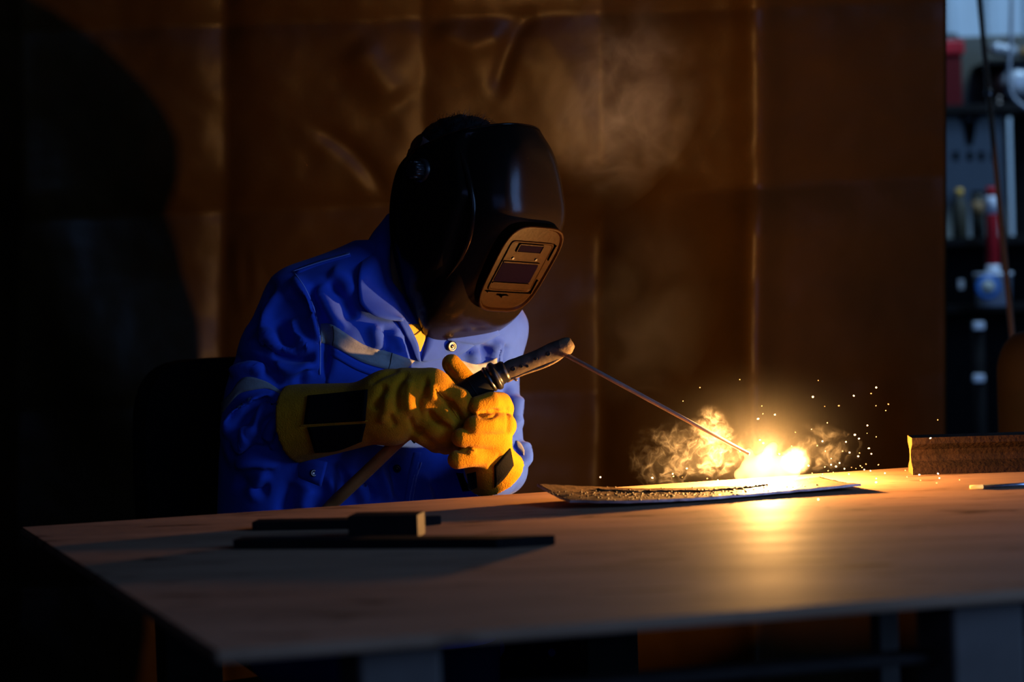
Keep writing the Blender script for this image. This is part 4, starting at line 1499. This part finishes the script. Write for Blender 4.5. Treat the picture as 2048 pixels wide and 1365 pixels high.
def pbox(name, x0, y0, x1, y1, Y, depth, m, parent=None, bev=.003):
    a, b = P(x0, y0, Y), P(x1, y1, Y)
    c = (a + b) / 2 + [0, depth / 2, 0]
    return obox(name, c, (1, 0, 0), (0, 1, 0), ez, abs(b[0] - a[0]) / 2, depth / 2, abs(a[2] - b[2]) / 2, m, parent, bev)


def on_shelf(py, Y=RY):
    return P(1960, py, Y)[2]


rack = thing('tool_shelf', P(1990, 300, RY) * np.array([1, 1, 0]) + [0, .15, 0], 'tall dark workshop shelf of tools seen past the edge of the tarpaulin', 'shelf')
pbox('back_panel', 1850, 76, 2140, 216, RY + .30, .02, 'olive', rack)
pbox('back_panel', 1850, 482, 2140, 1150, RY + .30, .02, 'bar', rack)  # dark panel added to hide the bright wall below the shelf
for y_ in (212, 478, 612):
    pbox('shelf_board', 1850, y_, 2140, y_ + 7, RY, .30, 'bar', rack)
pbox('shelf_board', 1978, 119, 2140, 124, RY + .04, .26, 'bar', rack)
for x_ in (1852, 2126):
    a = P(x_, 60, RY + .27)
    obox('upright', (a[0], a[1], a[2] / 2), (1, 0, 0), (0, 1, 0), ez, .015, .015, a[2] / 2, 'olive', rack, .002)
pbox('back_panel', 2024, 222, 2140, 476, RY + .30, .02, 'bar', rack)  # dark sheet added to black out the gap beside the post
tb = pbox('tool_board', 1880, 222, 2014, 474, RY + .24, .02, 'board')
tag(tb, 'pale grey tool board with a row of dark square holes', 'tool board')
for x_ in (1885, 1912, 1940, 1963, 1988):
    h_ = pbox('square_hole', x_ - 6, 303, x_ + 6, 322, RY + .236, .006, 'hole', tb, .0015)
tp_ = pbox('timber_post', 2011, 216, 2022, 476, RY + .22, .05, 'wood')
tag(tp_, 'narrow brown timber post beside the grey tool board', 'post')

rb = thing('red_toolbox', P(1905, 205, RY + .05), 'dark red metal toolbox on the top shelf by the tarpaulin edge', 'toolbox')
pbox('body', 1878, 110, 1926, 211.5, RY + .04, .20, 'darkred', rb)
pbox('lid', 1874, 80, 1930, 109, RY + .03, .22, 'red', rb, .008)
tube('handle', [P(1890, 80, RY + .12), P(1894, 70, RY + .12), P(1912, 70, RY + .12), P(1916, 80, RY + .12)], .006, 'black', rb, 8)

gt = thing('angle_grinder', P(2010, 110, RY + .06), 'pale grey power tool with an orange end lying on the small upper shelf', 'power tool')
lathe('body', P(1986, 96, RY + .12), P(2036, 104, RY + .12) - P(1986, 96, RY + .12), [(0, .010), (.004, .018), (.045, .020), (.075, .015), (.078, .004)], 'grey', gt, 16)
lathe('orange_end', P(2038, 104, RY + .12), P(2060, 106, RY + .12) - P(2038, 104, RY + .12), [(0, .014), (.03, .018), (.05, .014), (.05, .003)], 'wood', gt, 16)
lathe('gear_head', P(1990, 98, RY + .11), (0, -1, 0), [(0, .020), (.03, .020), (.04, .012), (.04, .002)], 'grey', gt, 16)

mo_ = thing('electric_motor', P(2015, 180, RY), 'round dark motor with a bluish sheen on the top shelf', 'motor')
lathe('housing', P(2014, 172, RY + .22), (0, -1, 0), [(0, .052), (.14, .054), (.16, .046), (.17, .02), (.17, .003)], 'grey', mo_, 24)
lathe('shaft', P(2014, 172, RY + .06), (0, -1, 0), [(0, .01), (.03, .01), (.03, .001)], 'snap', mo_, 12)
obox('foot', P(2014, 205, RY + .14) - [0, 0, 0], (1, 0, 0), (0, 1, 0), ez, .05, .06, .009, 'bar', mo_, .002)
for x_, y_, lb in ((1979, 200, 'small shiny brass fitting on the shelf by the leaning pole'), (1998, 200, 'small pale fitting on the shelf under the motor')):
    f_ = thing('pipe_fitting', P(x_, y_, RY), lb, 'pipe fitting')
    lathe('nut', P(x_, y_ + 11.5, RY + .02), (0, 0, 1), [(0, .010), (.012, .010), (.012, .0065)], 'snap', f_, 6)
    lathe('nipple', P(x_, y_ + 3, RY + .02), (0, 0, 1), [(0, .0065), (.016, .0065), (.016, .002)], 'snap', f_, 12)

pl_ = thing('pliers', P(1941, 250, RY + .20), 'dark pliers hanging nose down before the grey tool board', 'pliers')
for s_ in (-1, 1):
    tube('handle', spline([P(1942 + s_ * 2, 250, RY + .22), P(1942 + s_ * 14, 236, RY + .22), P(1942 + s_ * 12, 217, RY + .22)], 12), .008, 'black', pl_, 8)
    tube('jaw', [P(1942 + s_ * 3, 250, RY + .22), P(1942 + s_ * 3, 270, RY + .22), P(1942 + s_ * .8, 292, RY + .22)], [.011, .008, .003], 'bar', pl_, 8)
lathe('pivot', P(1942, 250, RY + .215), (0, -1, 0), [(0, .012), (.012, .012), (.012, .002)], 'bar', pl_, 12)

hs = tube('air_hose', spline([P(2024, -10, 6.6), P(2022, 70, 6.6), P(2018, 140, 6.6), P(2022, 185, 6.6), P(2044, 211, 6.6), P(2090, 236, 6.6)], 50), .006, 'grey', None, 12)
tag(hs, 'thin grey hose hanging in a loop in front of the shelf', 'hose')

bt = thing('oil_bottle', P(1921, 477, RY + .06), 'dark olive bottle with a yellow cap on the middle shelf', 'bottle')
c = P(1921, 477.5, RY + .08)
lathe('body', c, (0, 0, 1), [(0, .020), (.005, .0225), (.105, .0225), (.125, .012), (.132, .012)], 'olive', bt, 20)
lathe('cap', c + [0, 0, .130], (0, 0, 1), [(0, .0125), (.02, .0125), (.024, .009), (.024, .001)], 'yellow', bt, 16)
bt2 = thing('glue_tin', P(1957, 477, RY + .06), 'small dark tin with a brown label between the bottle and the red can', 'tin')
c = P(1957, 477.5, RY + .09)
lathe('body', c, (0, 0, 1), [(0, .019), (.130, .019), (.134, .017), (.134, .001)], 'olive', bt2, 20)
lathe('label_band', c + [0, 0, .07], (0, 0, 1), [(0, .0194), (.045, .0194), (.045, .019)], 'wood', bt2, 20)
lathe('lid', c + [0, 0, .133], (0, 0, 1), [(0, .017), (.012, .017), (.014, .014), (.014, .001)], 'bar', bt2, 20)

rc = thing('spray_can', P(1986, 544, RY - .12), 'tall red can with a white band standing before the shelf on a pale pail', 'can')
c = P(1986, 545, RY - .10)
k = (RY - .10) / FPX
lathe('body', c, (0, 0, 1), [(0, 12 * k), (.003, 13 * k), (116 * k, 13 * k), (118 * k, 12.6 * k)], 'red', rc, 24)
lathe('white_band', c + [0, 0, 117 * k], (0, 0, 1), [(0, 13.2 * k), (33 * k, 13.2 * k), (35 * k, 12 * k)], 'white', rc, 24)
lathe('cap', c + [0, 0, 151 * k], (0, 0, 1), [(0, 12 * k), (14 * k, 11.5 * k), (20 * k, 8 * k), (20 * k, .5 * k)], 'red', rc, 24)
lathe('base_ring', c + [0, 0, .0005], (0, 0, 1), [(0, 13.4 * k), (14 * k, 13.4 * k), (14 * k, 13 * k)], 'white', rc, 24)

pw = thing('paint_pail', P(1972, 611, RY - .12), 'pale pail with a round blue ring label on the lower shelf', 'pail')
c = P(1974, 611.5, RY + .0)
c = c + [0, -.10, 0]
c[2] = P(1960, 612, RY)[2] + .0005
ph = P(1974, 546, RY - .1)[2] - c[2]
lathe('body', c, (0, 0, 1), [(0, .050), (ph - .01, .055), (ph - .01, .058), (ph, .058), (ph, .002)], 'white', pw, 32)
q = P(1968, 575, RY - .1) + [0, -.0575, 0]
lathe('blue_label', q + [0, .004, 0], (0, -1, 0), [(-.004, .036), (.004, .036), (.004, .022), (.002, .021)], 'bluelabel', pw, 28)
lathe('label_centre', q + [0, .003, 0], (0, -1, 0), [(-.003, .022), (.004, .022), (.004, .001)], 'board', pw, 24)
sm = pbox('paper_tag', 1917, 560, 1928, 578, RY - .002, .003, 'white', None, .0005)
tag(sm, 'small pale paper tag at the shelf edge beside the pail', 'tag')

# stand with two pale clamps, below the shelf
st = thing('hose_stand', P(1955, 900, RY - .25) * np.array([1, 1, 0]), 'dark upright stand with two small pale clamps under the shelf', 'stand')
a = P(1955, 640, RY - .25)
tube('post', [(a[0], a[1], a[2]), (a[0], a[1], .02)], .018, 'bar', st, 12)
lathe('foot_plate', (a[0], a[1], 0.0), (0, 0, 1), [(0, .14), (.015, .14), (.02, .03), (.02, .003)], 'bar', st, 24)
for y_ in (652, 757):
    obox('clamp', P(1957, y_, RY - .275), (1, 0, 0), (0, 1, 0), ez, .016, .012, .011, 'white', st, .003)

# leaning pole
q0, q1 = P(1958, -10, 5.3), P(2027, 695, 5.0)
dd = q1 - q0
qa, qb = q0 - dd * .25, q0 + dd * ((0.006 - q0[2]) / dd[2])
pole = thing('leaning_pole', qb, 'thin coppery metal pole leaning in front of the shelf', 'pole')
tube('pole_shaft', [qa, q0, q1, qb], .0065, 'pole', pole, 16)
qj = q0 + dd * .29
tube('joint', [qj - dd * .012, qj - dd * .008, qj + dd * .008, qj + dd * .012], [.0065, .0095, .0095, .0065], 'snap', pole, 16)

gc = thing('gas_cylinder', P(2088, 900, 4.35) * np.array([1, 1, 0]), 'rust-brown gas cylinder with a rounded shoulder standing behind the table end', 'gas cylinder')
c = P(2088, 900, 4.35) * np.array([1, 1, 0])
zt = P(2088, 640, 4.35)[2]
pf = [(0.0, .078), (.01, .084)] + [(zt - .10, .084)] + [(zt - .10 + .08 * math.sin(t), .03 + .054 * math.cos(t)) for t in np.linspace(.15, math.pi / 2, 8)] + [(zt - .018, .001)]
lathe('body', c, (0, 0, 1), pf, 'drum', gc, 36)
lathe('valve', c + [0, 0, zt - .03], (0, 0, 1), [(0, .018), (.035, .016), (.04, .012), (.08, .012), (.08, .001)], 'snap', gc, 16)

# things under the table end
bk = thing('plastic_bucket', P(2022, 1340, 4.12) * np.array([1, 1, 0]), 'pale plastic bucket on the floor beneath the table end', 'bucket')
c = P(2026, 1340, 4.12) * np.array([1, 1, 0])
zt = P(2026, 1268, 4.12)[2]
pbx = [(0.0, .022), (.004, .026), (zt - .01, .034), (zt - .01, .037), (zt, .037), (zt, .033), (.02, .024), (.02, .001)]
lathe('pail', c, (0, 0, 1), [(h_, r_) for h_, r_ in pbx], 'leg', bk, 24)
for pts, lb in (([(2046, 1180), (2036, 1240), (2022, 1300), (2012, 1370), (2008, 1500)], 'thin dark cable sloping down to the left under the table end'),
                ([(1990, 1205), (2012, 1245), (2024, 1290), (2032, 1370), (2036, 1500)], 'thin dark cable curving down to the right under the table end')):
    cc = tube('power_cable', spline([P(a_, b_, 3.98) for a_, b_ in pts], 30), .003, 'blackrub', None, 10)
    tag(cc, lb, 'cable')
